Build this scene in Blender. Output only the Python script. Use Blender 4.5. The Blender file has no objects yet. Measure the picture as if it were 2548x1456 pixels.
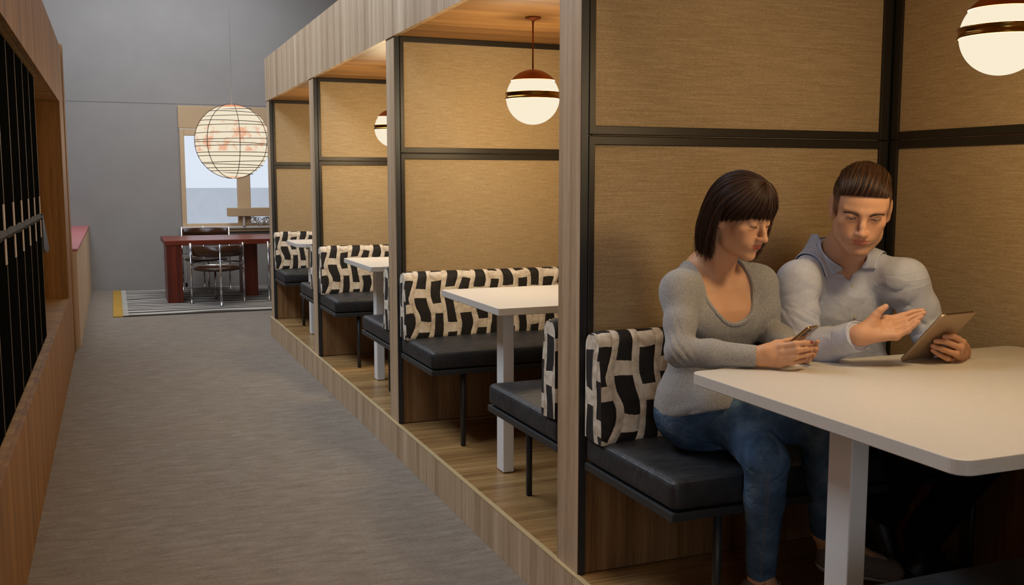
import bpy, bmesh, math, random
import numpy as np
from mathutils import Vector, Matrix
random.seed(4)
scene = bpy.context.scene
COL = scene.collection

# ------------------------------------------------------------------ helpers
def V(*a): return Vector(a)

class MB:
    """collects simple solids into one mesh"""
    def __init__(s): s.bm = bmesh.new()
    def box(s, x0, x1, y0, y1, z0, z1, bev=0.0, seg=2):
        b = s.bm
        vs = [b.verts.new((x, y, z)) for x in (x0, x1) for y in (y0, y1) for z in (z0, z1)]
        F = [(0,1,3,2),(4,6,7,5),(0,4,5,1),(2,3,7,6),(0,2,6,4),(1,5,7,3)]
        fs = [b.faces.new([vs[i] for i in f]) for f in F]
        if bev > 0:
            es = list({e for f in fs for e in f.edges})
            bmesh.ops.bevel(b, geom=es, offset=bev, segments=seg, profile=0.5, affect='EDGES')
        return s
    def tube(s, pts, r, n=10, cap=True, closed=False):
        b = s.bm
        pts = [Vector(p) for p in pts]; N = len(pts)
        rr = r if isinstance(r, (list, tuple)) else [r]*N
        rings = []; up = None
        for i, p in enumerate(pts):
            if closed: t = pts[(i+1) % N]-pts[i-1]
            else: t = pts[min(i+1, N-1)]-pts[max(i-1, 0)]
            t.normalize()
            if up is None:
                up = t.orthogonal().normalized()
            up = (up-t*up.dot(t))
            if up.length < 1e-6: up = t.orthogonal()
            up.normalize(); w = t.cross(up)
            rings.append([b.verts.new(p+(up*math.cos(2*math.pi*k/n)+w*math.sin(2*math.pi*k/n))*rr[i]) for k in range(n)])
        M = N if closed else N-1
        for i in range(M):
            A = rings[i]; B = rings[(i+1) % N]
            for k in range(n):
                f = b.faces.new((A[k], A[(k+1) % n], B[(k+1) % n], B[k])); f.smooth = True
        if cap and not closed:
            b.faces.new(rings[0][::-1]); b.faces.new(rings[-1])
        return s
    def lathe(s, prof, cx=0, cy=0, n=32, smooth=True):
        b = s.bm; rings = []
        for (r, z) in prof:
            if r < 1e-6: rings.append([b.verts.new((cx, cy, z))])
            else: rings.append([b.verts.new((cx+r*math.cos(2*math.pi*k/n), cy+r*math.sin(2*math.pi*k/n), z)) for k in range(n)])
        for A, B in zip(rings, rings[1:]):
            for k in range(n):
                k2 = (k+1) % n
                if len(A) == 1 and len(B) == 1: continue
                if len(A) == 1: f = b.faces.new((A[0], B[k2], B[k]))
                elif len(B) == 1: f = b.faces.new((A[k], A[k2], B[0]))
                else: f = b.faces.new((A[k], A[k2], B[k2], B[k]))
                f.smooth = smooth
        return s
    def prism(s, poly, axis, a0, a1, smooth=False):
        """extrude a 2D polygon along axis ('x','y','z')"""
        b = s.bm
        def P(u, v, w): return {'x': (w, u, v), 'y': (u, w, v), 'z': (u, v, w)}[axis]
        A = [b.verts.new(P(u, v, a0)) for u, v in poly]; B = [b.verts.new(P(u, v, a1)) for u, v in poly]
        n = len(poly)
        for i in range(n):
            f = b.faces.new((A[i], A[(i+1) % n], B[(i+1) % n], B[i])); f.smooth = smooth
        b.faces.new(A[::-1]); b.faces.new(B)
        return s
    def quad(s, *p):
        s.bm.faces.new([s.bm.verts.new(q) for q in p]); return s
    def build(s, name, mat, parent=None, loc=None):
        bmesh.ops.recalc_face_normals(s.bm, faces=s.bm.faces)
        me = bpy.data.meshes.new(name); s.bm.to_mesh(me); s.bm.free()
        me.materials.append(mat)
        return link(name, me, parent, loc)

def link(name, me, parent=None, loc=None):
    o = bpy.data.objects.new(name, me); COL.objects.link(o)
    if parent: o.parent = parent
    if loc: o.location = loc
    return o
def empty(name, loc=(0,0,0), rz=0):
    o = bpy.data.objects.new(name, None); COL.objects.link(o); o.location = loc; o.rotation_euler = (0,0,rz)
    o.empty_display_size = .05
    return o
def tag(o, label, cat, group=None):
    o['label'] = label; o['category'] = cat
    if group: o['group'] = group
    return o
def struct(o): o['kind'] = 'structure'; return o
def copy_tree(o, parent=None):
    c = o.copy(); COL.objects.link(c)
    if parent is not None: c.parent = parent
    for ch in list(KIDS.get(o, [c2 for c2 in bpy.data.objects if c2.parent == o])): copy_tree(ch, c)
    return c
KIDS = {}

def np_mesh(name, verts, faces, mat, parent=None, smooth=True, cols=None):
    """verts (N,3), faces (M,4) or (M,3)"""
    me = bpy.data.meshes.new(name)
    verts = np.asarray(verts, np.float32); faces = np.asarray(faces, np.int32)
    k = faces.shape[1]; M = len(faces)
    me.vertices.add(len(verts)); me.vertices.foreach_set('co', verts.ravel())
    me.loops.add(M*k); me.loops.foreach_set('vertex_index', faces.ravel())
    me.polygons.add(M)
    me.polygons.foreach_set('loop_start', np.arange(0, M*k, k, dtype=np.int32))
    me.polygons.foreach_set('loop_total', np.full(M, k, np.int32))
    if smooth: me.polygons.foreach_set('use_smooth', np.ones(M, bool))
    me.update(calc_edges=True); me.validate()
    if cols is not None:
        a = me.color_attributes.new('tint', 'FLOAT_COLOR', 'POINT')
        c = np.ones((len(verts), 4), np.float32); c[:, :3] = cols
        a.data.foreach_set('color', c.ravel())
    me.materials.append(mat)
    return link(name, me, parent)

# ------------------------------------------------------------------ materials
def srgb(r, g, b):
    f = lambda c: (c/255/12.92) if c/255 <= .04045 else ((c/255+.055)/1.055)**2.4
    return (f(r), f(g), f(b), 1)
class NT:
    def __init__(s, name):
        s.m = bpy.data.materials.new(name); s.m.use_nodes = True; s.t = s.m.node_tree
        s.b = s.t.nodes['Principled BSDF']; s.o = s.t.nodes['Material Output']
    def n(s, typ, **kw):
        x = s.t.nodes.new(typ)
        for k, v in kw.items():
            if k.startswith('i_'): x.inputs[int(k[2:]) if k[2:].isdigit() else k[2:].replace('_', ' ')].default_value = v
            else: setattr(x, k, v)
        return x
    def l(s, a, b): s.t.links.new(a, b)
    def coord(s, kind='Object', scale=(1,1,1), rot=(0,0,0), loc=(0,0,0)):
        c = s.n('ShaderNodeTexCoord'); m = s.n('ShaderNodeMapping')
        m.inputs['Scale'].default_value = scale; m.inputs['Rotation'].default_value = rot; m.inputs['Location'].default_value = loc
        s.l(c.outputs[kind], m.inputs[0]); return m.outputs[0]
    def noise(s, vec, scale=5, detail=4, rough=.5, dist=0):
        x = s.n('ShaderNodeTexNoise'); x.inputs['Scale'].default_value = scale; x.inputs['Detail'].default_value = detail
        x.inputs['Roughness'].default_value = rough; x.inputs['Distortion'].default_value = dist
        s.l(vec, x.inputs['Vector']); return x.outputs['Fac']
    def ramp(s, fac, stops, interp='LINEAR'):
        r = s.n('ShaderNodeValToRGB'); r.color_ramp.interpolation = interp
        els = r.color_ramp.elements
        while len(els) < len(stops): els.new(.5)
        for e, (p, c) in zip(els, stops): e.position = p; e.color = c
        s.l(fac, r.inputs[0]); return r.outputs[0]
    def mix(s, fac, a, b, mode='MIX'):
        x = s.n('ShaderNodeMix', data_type='RGBA', blend_type=mode)
        for sock, v in ((x.inputs[0], fac), (x.inputs[6], a), (x.inputs[7], b)):
            if hasattr(v, 'links'): s.l(v, sock)
            else: sock.default_value = v
        return x.outputs[2]
    def math(s, op, a, b=None, clamp=False):
        x = s.n('ShaderNodeMath', operation=op, use_clamp=clamp)
        for i, v in enumerate((a, b)):
            if v is None: continue
            if hasattr(v, 'links'): s.l(v, x.inputs[i])
            else: x.inputs[i].default_value = v
        return x.outputs[0]
    def bump(s, h, strength=.3, dist=.01):
        x = s.n('ShaderNodeBump'); x.inputs['Strength'].default_value = strength; x.inputs['Distance'].default_value = dist
        s.l(h, x.inputs['Height']); s.l(x.outputs[0], s.b.inputs['Normal']); return x
    def set(s, **kw):
        for k, v in kw.items():
            i = s.b.inputs[k.replace('_', ' ')]
            if hasattr(v, 'links'): s.l(v, i)
            else: i.default_value = v
        return s
def plain(name, col, rough=.5, metal=0, **kw):
    t = NT(name); t.set(Base_Color=col, Roughness=rough, Metallic=metal, **kw); return t.m

def wood(name, grain, c1, c2, c3, strips=9.0, rough=.5, spec=.35):
    """grain: axis the grain runs along; strips vary along the two others"""
    t = NT(name)
    sc = [1.0, 1.0, 1.0]; sc['xyz'.index(grain)] = .02
    v = t.coord(scale=tuple(sc))
    broad = t.noise(v, strips, 1, .4)
    mid = t.noise(v, strips*4.5, 3, .6)
    fine = t.noise(t.coord(scale=tuple(4 if s == 1 else .12 for s in sc)), 70, 3, .65)
    a = t.math('MULTIPLY', broad, .36); b = t.math('MULTIPLY', mid, .36); c = t.math('MULTIPLY', fine, .34)
    f = t.math('ADD', t.math('ADD', a, b), c)
    col = t.ramp(f, [(.40, c1), (.55, c2), (.70, c3)])
    t.set(Base_Color=col, Roughness=rough); t.b.inputs['Specular IOR Level'].default_value = spec
    t.bump(t.math('ADD', b, c), .12, .002)
    return t.m

M = {}
oak = (srgb(152, 124, 94), srgb(190, 162, 130), srgb(212, 190, 160))
M['oak_v'] = wood('oak_veneer_upright', 'z', *oak)
M['oak_x'] = wood('oak_veneer_across', 'x', srgb(112, 82, 48), srgb(158, 122, 76), srgb(190, 156, 106), strips=14, rough=.32, spec=.5)
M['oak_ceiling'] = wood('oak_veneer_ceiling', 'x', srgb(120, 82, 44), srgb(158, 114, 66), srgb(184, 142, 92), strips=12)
M['oak_low'] = wood('walnut_tone_lower_panel', 'z', srgb(108, 76, 44), srgb(142, 106, 66), srgb(170, 132, 88), strips=12)
M['teak_v'] = wood('teak_veneer_upright', 'z', srgb(118, 80, 36), srgb(154, 108, 52), srgb(182, 136, 74), strips=9)
M['teak_y'] = wood('teak_veneer_along', 'x', srgb(128, 94, 50), srgb(166, 128, 74), srgb(190, 152, 94), strips=14)
M['red_wood'] = wood('red_stained_wood', 'x', srgb(88, 32, 18), srgb(124, 50, 30), srgb(146, 66, 42), strips=10, rough=.35)
M['red_wood_v'] = wood('red_stained_wood_upright', 'z', srgb(78, 28, 16), srgb(112, 44, 26), srgb(134, 58, 36), strips=16, rough=.35)

def grasscloth():
    t = NT('grasscloth')
    v = t.coord(scale=(1, 1, 34)); v2 = t.coord(scale=(1, 1, 1))
    a = t.noise(v, 9, 5, .75); b = t.noise(t.coord(scale=(3, 3, 70)), 26, 2, .6)
    s = t.noise(v2, 420, 2, .6)
    f = t.math('ADD', t.math('ADD', t.math('MULTIPLY', a, .38), t.math('MULTIPLY', b, .34)), t.math('MULTIPLY', s, .34))
    col = t.ramp(f, [(.38, srgb(140, 118, 84)), (.53, srgb(176, 153, 117)), (.68, srgb(210, 190, 154))])
    t.set(Base_Color=col, Roughness=.8); t.b.inputs['Specular IOR Level'].default_value = .2
    t.bump(t.math('ADD', b, s), .35, .002); return t.m
M['grass'] = grasscloth()
M['grass_back'] = M['grass']
M['bronze'] = plain('dark_bronze_frame', srgb(50, 46, 40), .42, .35)
M['steel'] = plain('blackened_steel', srgb(58, 60, 62), .45, .5)

def leather():
    t = NT('black_hide_leather')
    v = t.coord(); a = t.noise(v, 9, 5, .6, .4); g = t.noise(v, 260, 2, .6)
    w = t.noise(t.coord(scale=(1, 3.2, 1)), 14, 3, .6, .8)
    t.set(Base_Color=t.ramp(a, [(.3, srgb(20, 21, 24)), (.7, srgb(42, 44, 48))]), Roughness=t.ramp(w, [(.3, (.42,)*3+(1,)), (.7, (.62,)*3+(1,))]))
    t.bump(t.math('ADD', t.math('MULTIPLY', w, 1.0), t.math('MULTIPLY', g, .12)), .5, .006); return t.m
M['leather'] = leather()

def hide():
    """patchwork hide: black curved blocks woven in staggered columns on cream"""
    t = NT('patchwork_hide')
    c = t.n('ShaderNodeTexCoord'); s = t.n('ShaderNodeSeparateXYZ'); t.l(c.outputs['UV'], s.inputs[0])
    wob = t.n('ShaderNodeTexNoise'); wob.inputs['Scale'].default_value = 7; wob.inputs['Detail'].default_value = .5
    t.l(c.outputs['UV'], wob.inputs['Vector']); sw = t.n('ShaderNodeSeparateColor'); t.l(wob.outputs['Color'], sw.inputs[0])
    u = t.math('ADD', s.outputs[0], t.math('MULTIPLY', t.math('SUBTRACT', sw.outputs[0], .5), .055))
    v = t.math('ADD', s.outputs[1], t.math('MULTIPLY', t.math('SUBTRACT', sw.outputs[1], .5), .05))
    # bend the columns like an S along v
    u = t.math('ADD', u, t.math('MULTIPLY', t.math('SINE', t.math('MULTIPLY', v, 26)), .010))
    cu = t.math('DIVIDE', u, .078); ci = t.math('FLOOR', cu); fu = t.math('ABSOLUTE', t.math('SUBTRACT', t.math('FRACT', cu), .5))
    off = t.math('MULTIPLY', ci, .5)
    cv = t.math('ADD', t.math('DIVIDE', v, .170), off); fv = t.math('ABSOLUTE', t.math('SUBTRACT', t.math('FRACT', cv), .5))
    ed = t.n('ShaderNodeTexNoise'); ed.inputs['Scale'].default_value = 160; t.l(c.outputs['UV'], ed.inputs['Vector'])
    e = t.math('MULTIPLY', t.math('SUBTRACT', ed.outputs['Fac'], .5), .03)
    mu = t.math('LESS_THAN', t.math('ADD', fu, e), .335); mv = t.math('LESS_THAN', t.math('ADD', fv, e), .355)
    m = t.math('MULTIPLY', mu, mv)
    n1 = t.noise(c.outputs['UV'], 22, 5, .6, .5); n2 = t.noise(c.outputs['UV'], 500, 2, .5)
    cream = t.ramp(n1, [(.3, srgb(176, 158, 134)), (.55, srgb(224, 212, 192)), (.8, srgb(240, 232, 218))])
    blk = t.ramp(n1, [(.3, srgb(10, 9, 8)), (.75, srgb(34, 27, 20))])
    # seams between the blocks
    t.set(Base_Color=t.mix(m, cream, blk), Roughness=.75)
    seam = t.math('MULTIPLY', t.math('ABSOLUTE', t.math('SUBTRACT', fu, .34)), 1.0)
    seam = t.math('MINIMUM', t.math('MULTIPLY', seam, 9), 1.0)
    t.bump(t.math('ADD', t.math('MULTIPLY', n1, .6), t.math('ADD', t.math('MULTIPLY', seam, .5), t.math('MULTIPLY', n2, .15))), .55, .006)
    return t.m
M['hide'] = hide()

def laminate():
    t = NT('white_laminate'); v = t.coord(scale=(1, 6, 6)); a = t.noise(v, 30, 3, .6)
    t.set(Base_Color=t.ramp(a, [(.35, srgb(204, 199, 190)), (.65, srgb(210, 205, 197))]), Roughness=.38); return t.m
M['laminate'] = laminate()
M['leg_white'] = plain('white_powder_coat', srgb(226, 226, 224), .45)

def carpet():
    t = NT('taupe_carpet')
    v = t.coord(scale=(1, 3.2, 1)); a = t.noise(v, 7, 6, .62, .6); b = t.noise(t.coord(scale=(1, 3, 1)), 60, 4, .6); c2 = t.noise(t.coord(), 420, 2, .6)
    big = t.noise(t.coord(), 1.3, 3, .5)
    f = t.math('ADD', t.math('MULTIPLY', a, .35), t.math('ADD', t.math('MULTIPLY', b, .35), t.math('MULTIPLY', c2, .3)))
    col = t.ramp(f, [(.36, srgb(122, 112, 101)), (.5, srgb(152, 142, 130)), (.64, srgb(178, 169, 157))])
    t.set(Base_Color=t.mix(t.math('MULTIPLY', big, .3), col, srgb(150, 126, 102)), Roughness=.95)
    t.b.inputs['Specular IOR Level'].default_value = .1
    t.bump(t.math('ADD', t.math('MULTIPLY', a, 1.4), t.math('ADD', t.math('MULTIPLY', b, .5), t.math('MULTIPLY', c2, .3))), .9, .016); return t.m
M['carpet'] = carpet()
def plaster(name, c):
    t = NT(name); a = t.noise(t.coord(), 2.2, 5, .6); b = t.noise(t.coord(), 90, 3, .6)
    d = tuple(x*.9 for x in c[:3])+(1,)
    t.set(Base_Color=t.ramp(a, [(.3, d), (.7, c)]), Roughness=.85); t.bump(b, .08, .002); return t.m
M['wall_grey'] = plaster('grey_plaster', srgb(152, 148, 144))
M['ceiling'] = plaster('white_plaster', srgb(200, 200, 200))
M['beige'] = plaster('beige_painted_panel', srgb(196, 168, 132))
M['pink'] = plain('dusty_pink_capping', srgb(176, 104, 104), .55)
M['cap_cream'] = plain('cream_edge', srgb(205, 196, 180), .5)
M['win_frame'] = plain('sand_painted_frame', srgb(200, 172, 136), .5)
M['sill'] = plain('pale_sill_paint', srgb(206, 196, 190), .4)
M['glass'] = NT('clear_glass').set(Base_Color=(1,1,1,1), Roughness=0.0, IOR=1.1, Transmission_Weight=1.0).m
M['locker'] = plain('black_locker_laminate', srgb(15, 17, 15), 1.0, 0, Specular_IOR_Level=0.0, IOR=1.0)
M['locker_edge'] = plain('aluminium_edge_strip', srgb(150, 128, 108), .4, .4)
M['bronze_lip'] = plain('brushed_bronze_lip', srgb(34, 30, 22), .7, .2)
def paper():
    t = NT('pale_hide_pull'); a = t.noise(t.coord(), 260, 3, .7)
    t.set(Base_Color=t.ramp(a, [(.36, srgb(120, 100, 90)), (.44, srgb(206, 188, 180))]), Roughness=.8); return t.m
M['tab'] = paper()
M['brass'] = plain('aged_brass', srgb(150, 112, 52), .24, 1.0)
M['copper'] = plain('copper_brown_enamel', srgb(150, 78, 30), .3, .55)
def emis(name, c, s):
    t = NT(name); t.set(Base_Color=c, Roughness=.3); t.b.inputs['Emission Color'].default_value = c; t.b.inputs['Emission Strength'].default_value = s; return t.m
M['chrome'] = plain('polished_chrome', srgb(225, 225, 228), .12, 1.0)
M['brown_leather'] = plain('glossy_brown_leather', srgb(62, 34, 16), .28)
M['yellow_band'] = plaster('mustard_wool', srgb(176, 136, 46))
def rug():
    t = NT('zebra_striped_wool')
    v = t.coord(scale=(.55, 3.2, 1), rot=(0, 0, .10)); w = t.n('ShaderNodeTexWave', wave_type='BANDS', bands_direction='Y')
    w.inputs['Scale'].default_value = .62; w.inputs['Distortion'].default_value = 7.5; w.inputs['Detail'].default_value = 2.5; w.inputs['Detail Scale'].default_value = 1.1
    t.l(v, w.inputs['Vector'])
    t.set(Base_Color=t.ramp(w.outputs['Fac'], [(.42, srgb(66, 58, 50)), (.55, srgb(186, 180, 170))]), Roughness=.95)
    t.bump(t.noise(t.coord(), 300, 2), .4, .004); return t.m
M['rug'] = rug()
# ------------------------------------------------------------------ camera (35 mm lens on a 36 mm frame, eye 1.45 m above the carpet)
EYE = 1.451
F_PX = 2480.0
_vy = Vector((278-1274, -(450-728), -F_PX)).normalized()
_up = Vector((0, -_vy.z, _vy.y)).normalized()
_vx = _vy.cross(_up)
ROT = Matrix((_vx, _vy, _up))            # world = ROT @ cam
cam = bpy.data.cameras.new('camera'); cam.sensor_width = 36; cam.lens = 36*F_PX/2548; cam.clip_start = .05
camo = bpy.data.objects.new('camera', cam); COL.objects.link(camo)
camo.matrix_world = Matrix.Translation((0, 0, EYE)) @ ROT.to_4x4()
scene.camera = camo

DIV = [(.64, .805), (2.81, 2.975), (4.99, 5.155), (7.18, 7.345), (9.32, 9.485)]
XA, XB = 1.35, 2.553          # aisle face and back wall of the booths
ZP, ZC = .18, 2.18            # platform top, booth ceiling

# ------------------------------------------------------------------ shell
struct(MB().box(-3.2, 6, -3, 14.32, -.1, 0).build('floor', M['carpet']))
w = MB()
WX0, WX1, WZ0, WZ1 = .93, 3.3, .868, 2.06
w.box(-3.2, .87, 14.3, 14.5, 0, 4.6).box(3.36, 6, 14.3, 14.5, 0, 4.6).box(.87, 3.36, 14.3, 14.5, 0, .80).box(.87, 3.36, 14.3, 14.5, 2.455, 4.6)
struct(w.build('wall_far', M['wall_grey']))
struct(MB().box(-3.2, 4.2, 14.297, 14.2995, 2.478, 2.484).build('trim_1', plain('shadow_joint', srgb(128, 124, 121), .8)))
struct(MB().box(-3.3, -3.2, -3, 14.5, 0, 4.6).build('wall_left', M['wall_grey']))
struct(MB().box(6, 6.1, -3, 14.5, 0, 4.6).build('wall_right', M['wall_grey']))
struct(MB().box(-3.3, 6.1, -3.1, -3, 0, 4.6).build('wall_near', M['wall_grey']))
struct(MB().box(-3.3, 6.1, -3.1, 14.5, 4.6, 4.7).build('ceiling', M['ceiling']))

# window in the far wall
win = struct(empty('window_1', (2.1, 14.3, .81)))
def wl(mb, name, mat, par=win):
    o = mb.build(name, mat); o.parent = par; o.matrix_parent_inverse = Matrix.Translation(par.location).inverted(); return o
wl(MB().box(.87, WX0, 14.25, 14.36, .81, 2.15, .006).box(WX1, 3.36, 14.25, 14.36, .81, 2.15, .006).box(.93, WX1, 14.25, 14.36, 2.06, 2.15, .004)
   .box(1.61, 1.783, 14.25, 14.36, .86, 2.06, .008).box(2.45, 2.6, 14.25, 14.36, .86, 2.06, .008).box(.93, WX1, 14.25, 14.36, .81, .868, .004), 'window_frame', M['win_frame'])
wl(MB().box(.86, 3.37, 14.26, 14.34, 2.157, 2.455, .006), 'head_panel', M['beige'])
wl(MB().box(.84, 3.40, 14.18, 14.30, .795, .83, .008), 'window_sill', M['sill'])
wl(MB().box(.88, 3.36, 14.22, 14.30, .755, .79, .006), 'apron', M['win_frame'])
wl(MB().box(.925, 3.31, 14.31, 14.32, .86, 2.07), 'pane', M['glass'])
struct(MB().box(.88, .91, 14.27, 14.30, 0, .755, .003).box(.91, 3.36, 14.285, 14.30, 0, .75).box(.88, 3.36, 14.27, 14.30, 0, .06).build('trim_2', M['wall_grey']))
# what is seen through it: a pale parapet across the way
o = MB().box(-4, 12, 22, 22.4, -3, 1.30).build('parapet_wall', plaster('pale_render', srgb(222, 224, 226)))
tag(o, 'pale grey parapet wall seen outside through the far window', 'wall')
# shelf with tangled lattice on the sill
sh = empty('planter_shelf', (1.8, 14.2, .83)); tag(sh, 'beige box shelf over a tangled white lattice on the far window sill', 'shelf')
def ch(mb, name, mat, par):
    o = mb.build(name, mat); o.parent = par; o.matrix_parent_inverse = Matrix.Translation(par.location).inverted(); return o
ch(MB().box(1.455, 2.3, 14.13, 14.24, .965, 1.082, .006), 'box_shelf', M['beige'], sh)
lt = MB(); rr = random.Random(7)
lt.box(1.66, 1.685, 14.15, 14.23, .83, .965, .003).box(2.26, 2.285, 14.15, 14.23, .83, .965, .003)
for k in range(26):
    x = 1.69+rr.random()*.52; pts = []
    for q in range(7):
        pts.append((x+q*.03*rr.choice((1, 1, .6)), 14.19+rr.uniform(-.015, .015), .90+.055*math.sin(q*1.1+k)+rr.uniform(-.008, .008)))
    lt.tube(pts, .004, 5)
ch(lt, 'lattice', M['sill'], sh)

# ------------------------------------------------------------------ booths
pl = MB().box(XA+.002, XB+.1, .5, 9.485, 0, ZP-.004)
plat = empty('booth_platform', (1.9, 5, 0)); tag(plat, 'raised oak platform step running under all the booths', 'platform')
ch(pl, 'deck', M['oak_x'], plat)
ch(MB().box(XA-.012, XA+.004, .5, 9.487, 0, ZP-.003, .001), 'riser', M['oak_v'], plat)
ch(MB().box(XA-.013, XA+.006, .5, 9.488, ZP-.004, ZP), 'nosing', plain('pale_edge_trim', srgb(196, 172, 128), .4), plat)
can = empty('booth_canopy', (1.9, 5, ZC)); tag(can, 'long oak canopy with a deep pale fascia roofing the row of booths', 'canopy')
ch(MB().box(XA-.006, XA+.02, .5, 9.49, ZC-.004, 2.56), 'fascia', M['oak_v'], can)
ch(MB().box(XA+.02, XB+.1, .5, 9.49, ZC, ZC+.03), 'soffit', M['oak_ceiling'], can)
ch(MB().box(XA+.02, XB+.1, 9.46, 9.49, ZC+.03, 2.56).box(XA+.02, XB+.1, .5, 9.46, 2.53, 2.56), 'top_cover', M['oak_v'], can)

def frame_panels(mb_f, mb_c, mb_w, x0, x1, face, out, axis='x', zsplit=(1.592,), zb=.66, zt=ZC-.002, w=.034):
    """framed grasscloth bays on a vertical face; axis = direction the face runs along; out = outward sign"""
    def bx(m, a0, a1, d0, d1, z0, z1, bev=0):
        lo, hi = sorted((face+out*d0, face+out*d1))
        if axis == 'x': m.box(a0, a1, lo, hi, z0, z1, bev)
        else: m.box(lo, hi, a0, a1, z0, z1, bev)
    zs = [zb]+list(zsplit)+[zt]; g = .0022
    for z0, z1 in zip(zs, zs[1:]):
        z0g = z0+(g if z0 != zb else 0); z1g = z1-(g if z1 != zt else 0)
        bx(mb_f, x0, x0+w*(.62 if axis == 'x' else 1), 0, .016, z0g, z1g, .002); bx(mb_f, x1-w, x1, 0, .016, z0g, z1g, .002)
        bx(mb_f, x0+w*.5, x1-w, 0, .016, z1g-w*.8, z1g, .002)
        if z0 != zb: bx(mb_f, x0+w*.5, x1-w, 0, .016, z0g, z0g+w*.8, .002)
        # inner bead
        bx(mb_c, x0+w*.5, x1-w, 0, .006, z0, z1-w*.5)
    bx(mb_w, x0, x1, 0, .010, ZP, zb)

which = ['nearest, at the right edge out of view', 'behind the seated couple', 'closing the second booth from the couple', 'closing the third booth from the couple', 'closing the far end of the row']
lab_div = ['oak and grasscloth partition closing the near side of the couple\'s booth',
           'oak and grasscloth partition directly behind the seated woman',
           'oak and grasscloth partition closing the first empty booth, long black-and-cream backrest below',
           'oak and grasscloth partition closing the second empty booth',
           'oak and grasscloth partition at the far end of the booth row']
for i, (ya, yb) in enumerate(DIV):
    d = empty('booth_partition', (1.95, (ya+yb)/2, ZP)); tag(d, lab_div[i], 'partition', 'booth partitions')
    core = MB().box(XA+.02, XB+.058, ya+.018, yb-.018, ZP, ZC); ch(core, 'core', M['bronze'], d)
    ch(MB().box(XA, XA+.024, ya+.003, yb-.003, ZP, ZC-.002, .001), 'end_post', M['oak_v'], d)
    ch(MB().box(XA+.002, XA+.026, ya, ya+.003, ZP, ZC-.002).box(XA+.002, XA+.026, yb-.003, yb, ZP, ZC-.002), 'edge_strip', M['steel'], d)
    f, c, w = MB(), MB(), MB()
    frame_panels(f, c, w, XA+.03, XB-.002, ya+.018, -1)
    frame_panels(f, c, w, XA+.03, XB-.002, yb-.018, 1)
    ch(f, 'frame', M['bronze'], d); ch(c, 'grasscloth_panel', M['grass'], d); ch(w, 'lower_panel', M['oak_low'], d)
lab_back = ['framed grasscloth back wall beside the seated man', 'framed grasscloth back wall of the first empty booth', 'framed grasscloth back wall of the second empty booth', 'framed grasscloth back wall of the farthest booth']
for i in range(4):
    y0, y1 = DIV[i][1], DIV[i+1][0]
    d = empty('booth_back_panel', (XB, (y0+y1)/2, ZP)); tag(d, lab_back[i], 'wall panel', 'booth back walls')
    f, c, w = MB(), MB(), MB()
    frame_panels(f, c, w, y0+.002, y1-.002, XB+.02, -1, 'y')
    ch(f, 'frame', M['bronze'], d); ch(c, 'grasscloth_panel', M['grass_back'], d); ch(w, 'lower_panel', M['oak_low'], d)
    ch(MB().box(XB+.02, XB+.06, y0, y1, ZP, ZC-.002), 'backing', M['oak_low'], d)

# ---- soft boxes and padded backrests
def soft_box(x0, x1, y0, y1, z0, z1, r, bulge=0, nx=28, ny=18, nz=6):
    L = (x1-x0, y1-y0, z1-z0); n = (nx, ny, nz); vs = []; fs = []; idx = {}
    def vid(i, j, k):
        key = (i, j, k)
        if key not in idx:
            idx[key] = len(vs); vs.append([i/nx, j/ny, k/nz])
        return idx[key]
    for k in (0, nz):
        for i in range(nx):
            for j in range(ny):
                q = [vid(i, j, k), vid(i+1, j, k), vid(i+1, j+1, k), vid(i, j+1, k)]; fs.append(q if k else q[::-1])
    for j in (0, ny):
        for i in range(nx):
            for k in range(nz):
                q = [vid(i, j, k), vid(i+1, j, k), vid(i+1, j, k+1), vid(i, j, k+1)]; fs.append(q[::-1] if j else q)
    for i in (0, nx):
        for j in range(ny):
            for k in range(nz):
                q = [vid(i, j, k), vid(i, j+1, k), vid(i, j+1, k+1), vid(i, j, k+1)]; fs.append(q if i else q[::-1])
    p = np.array(vs); u = p.copy()
    # spread samples towards the edges
    p = .5-.5*np.cos(np.pi*p)*1.0; p = .35*u+.65*p
    P = np.array([x0, y0, z0])+p*np.array(L)
    lo = np.array([x0, y0, z0])+r; hi = np.array([x1, y1, z1])-r
    C = np.clip(P, lo, hi); D = P-C; ln = np.linalg.norm(D, axis=1, keepdims=True); ln[ln < 1e-9] = 1
    P = np.where(np.linalg.norm(D, axis=1, keepdims=True) > 1e-9, C+D/ln*r, P)
    if bulge:
        a = (1-(2*p[:, 0]-1)**4)*(1-(2*p[:, 1]-1)**4)
        P[:, 2] += a*bulge*(p[:, 2] > .5)
        rng = np.sin(P[:, 0]*23+P[:, 1]*9)*np.sin(P[:, 1]*31+1.3)
        P[:, 2] += a*bulge*.25*rng*(p[:, 2] > .5)
    return P, np.array(fs)

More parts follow.
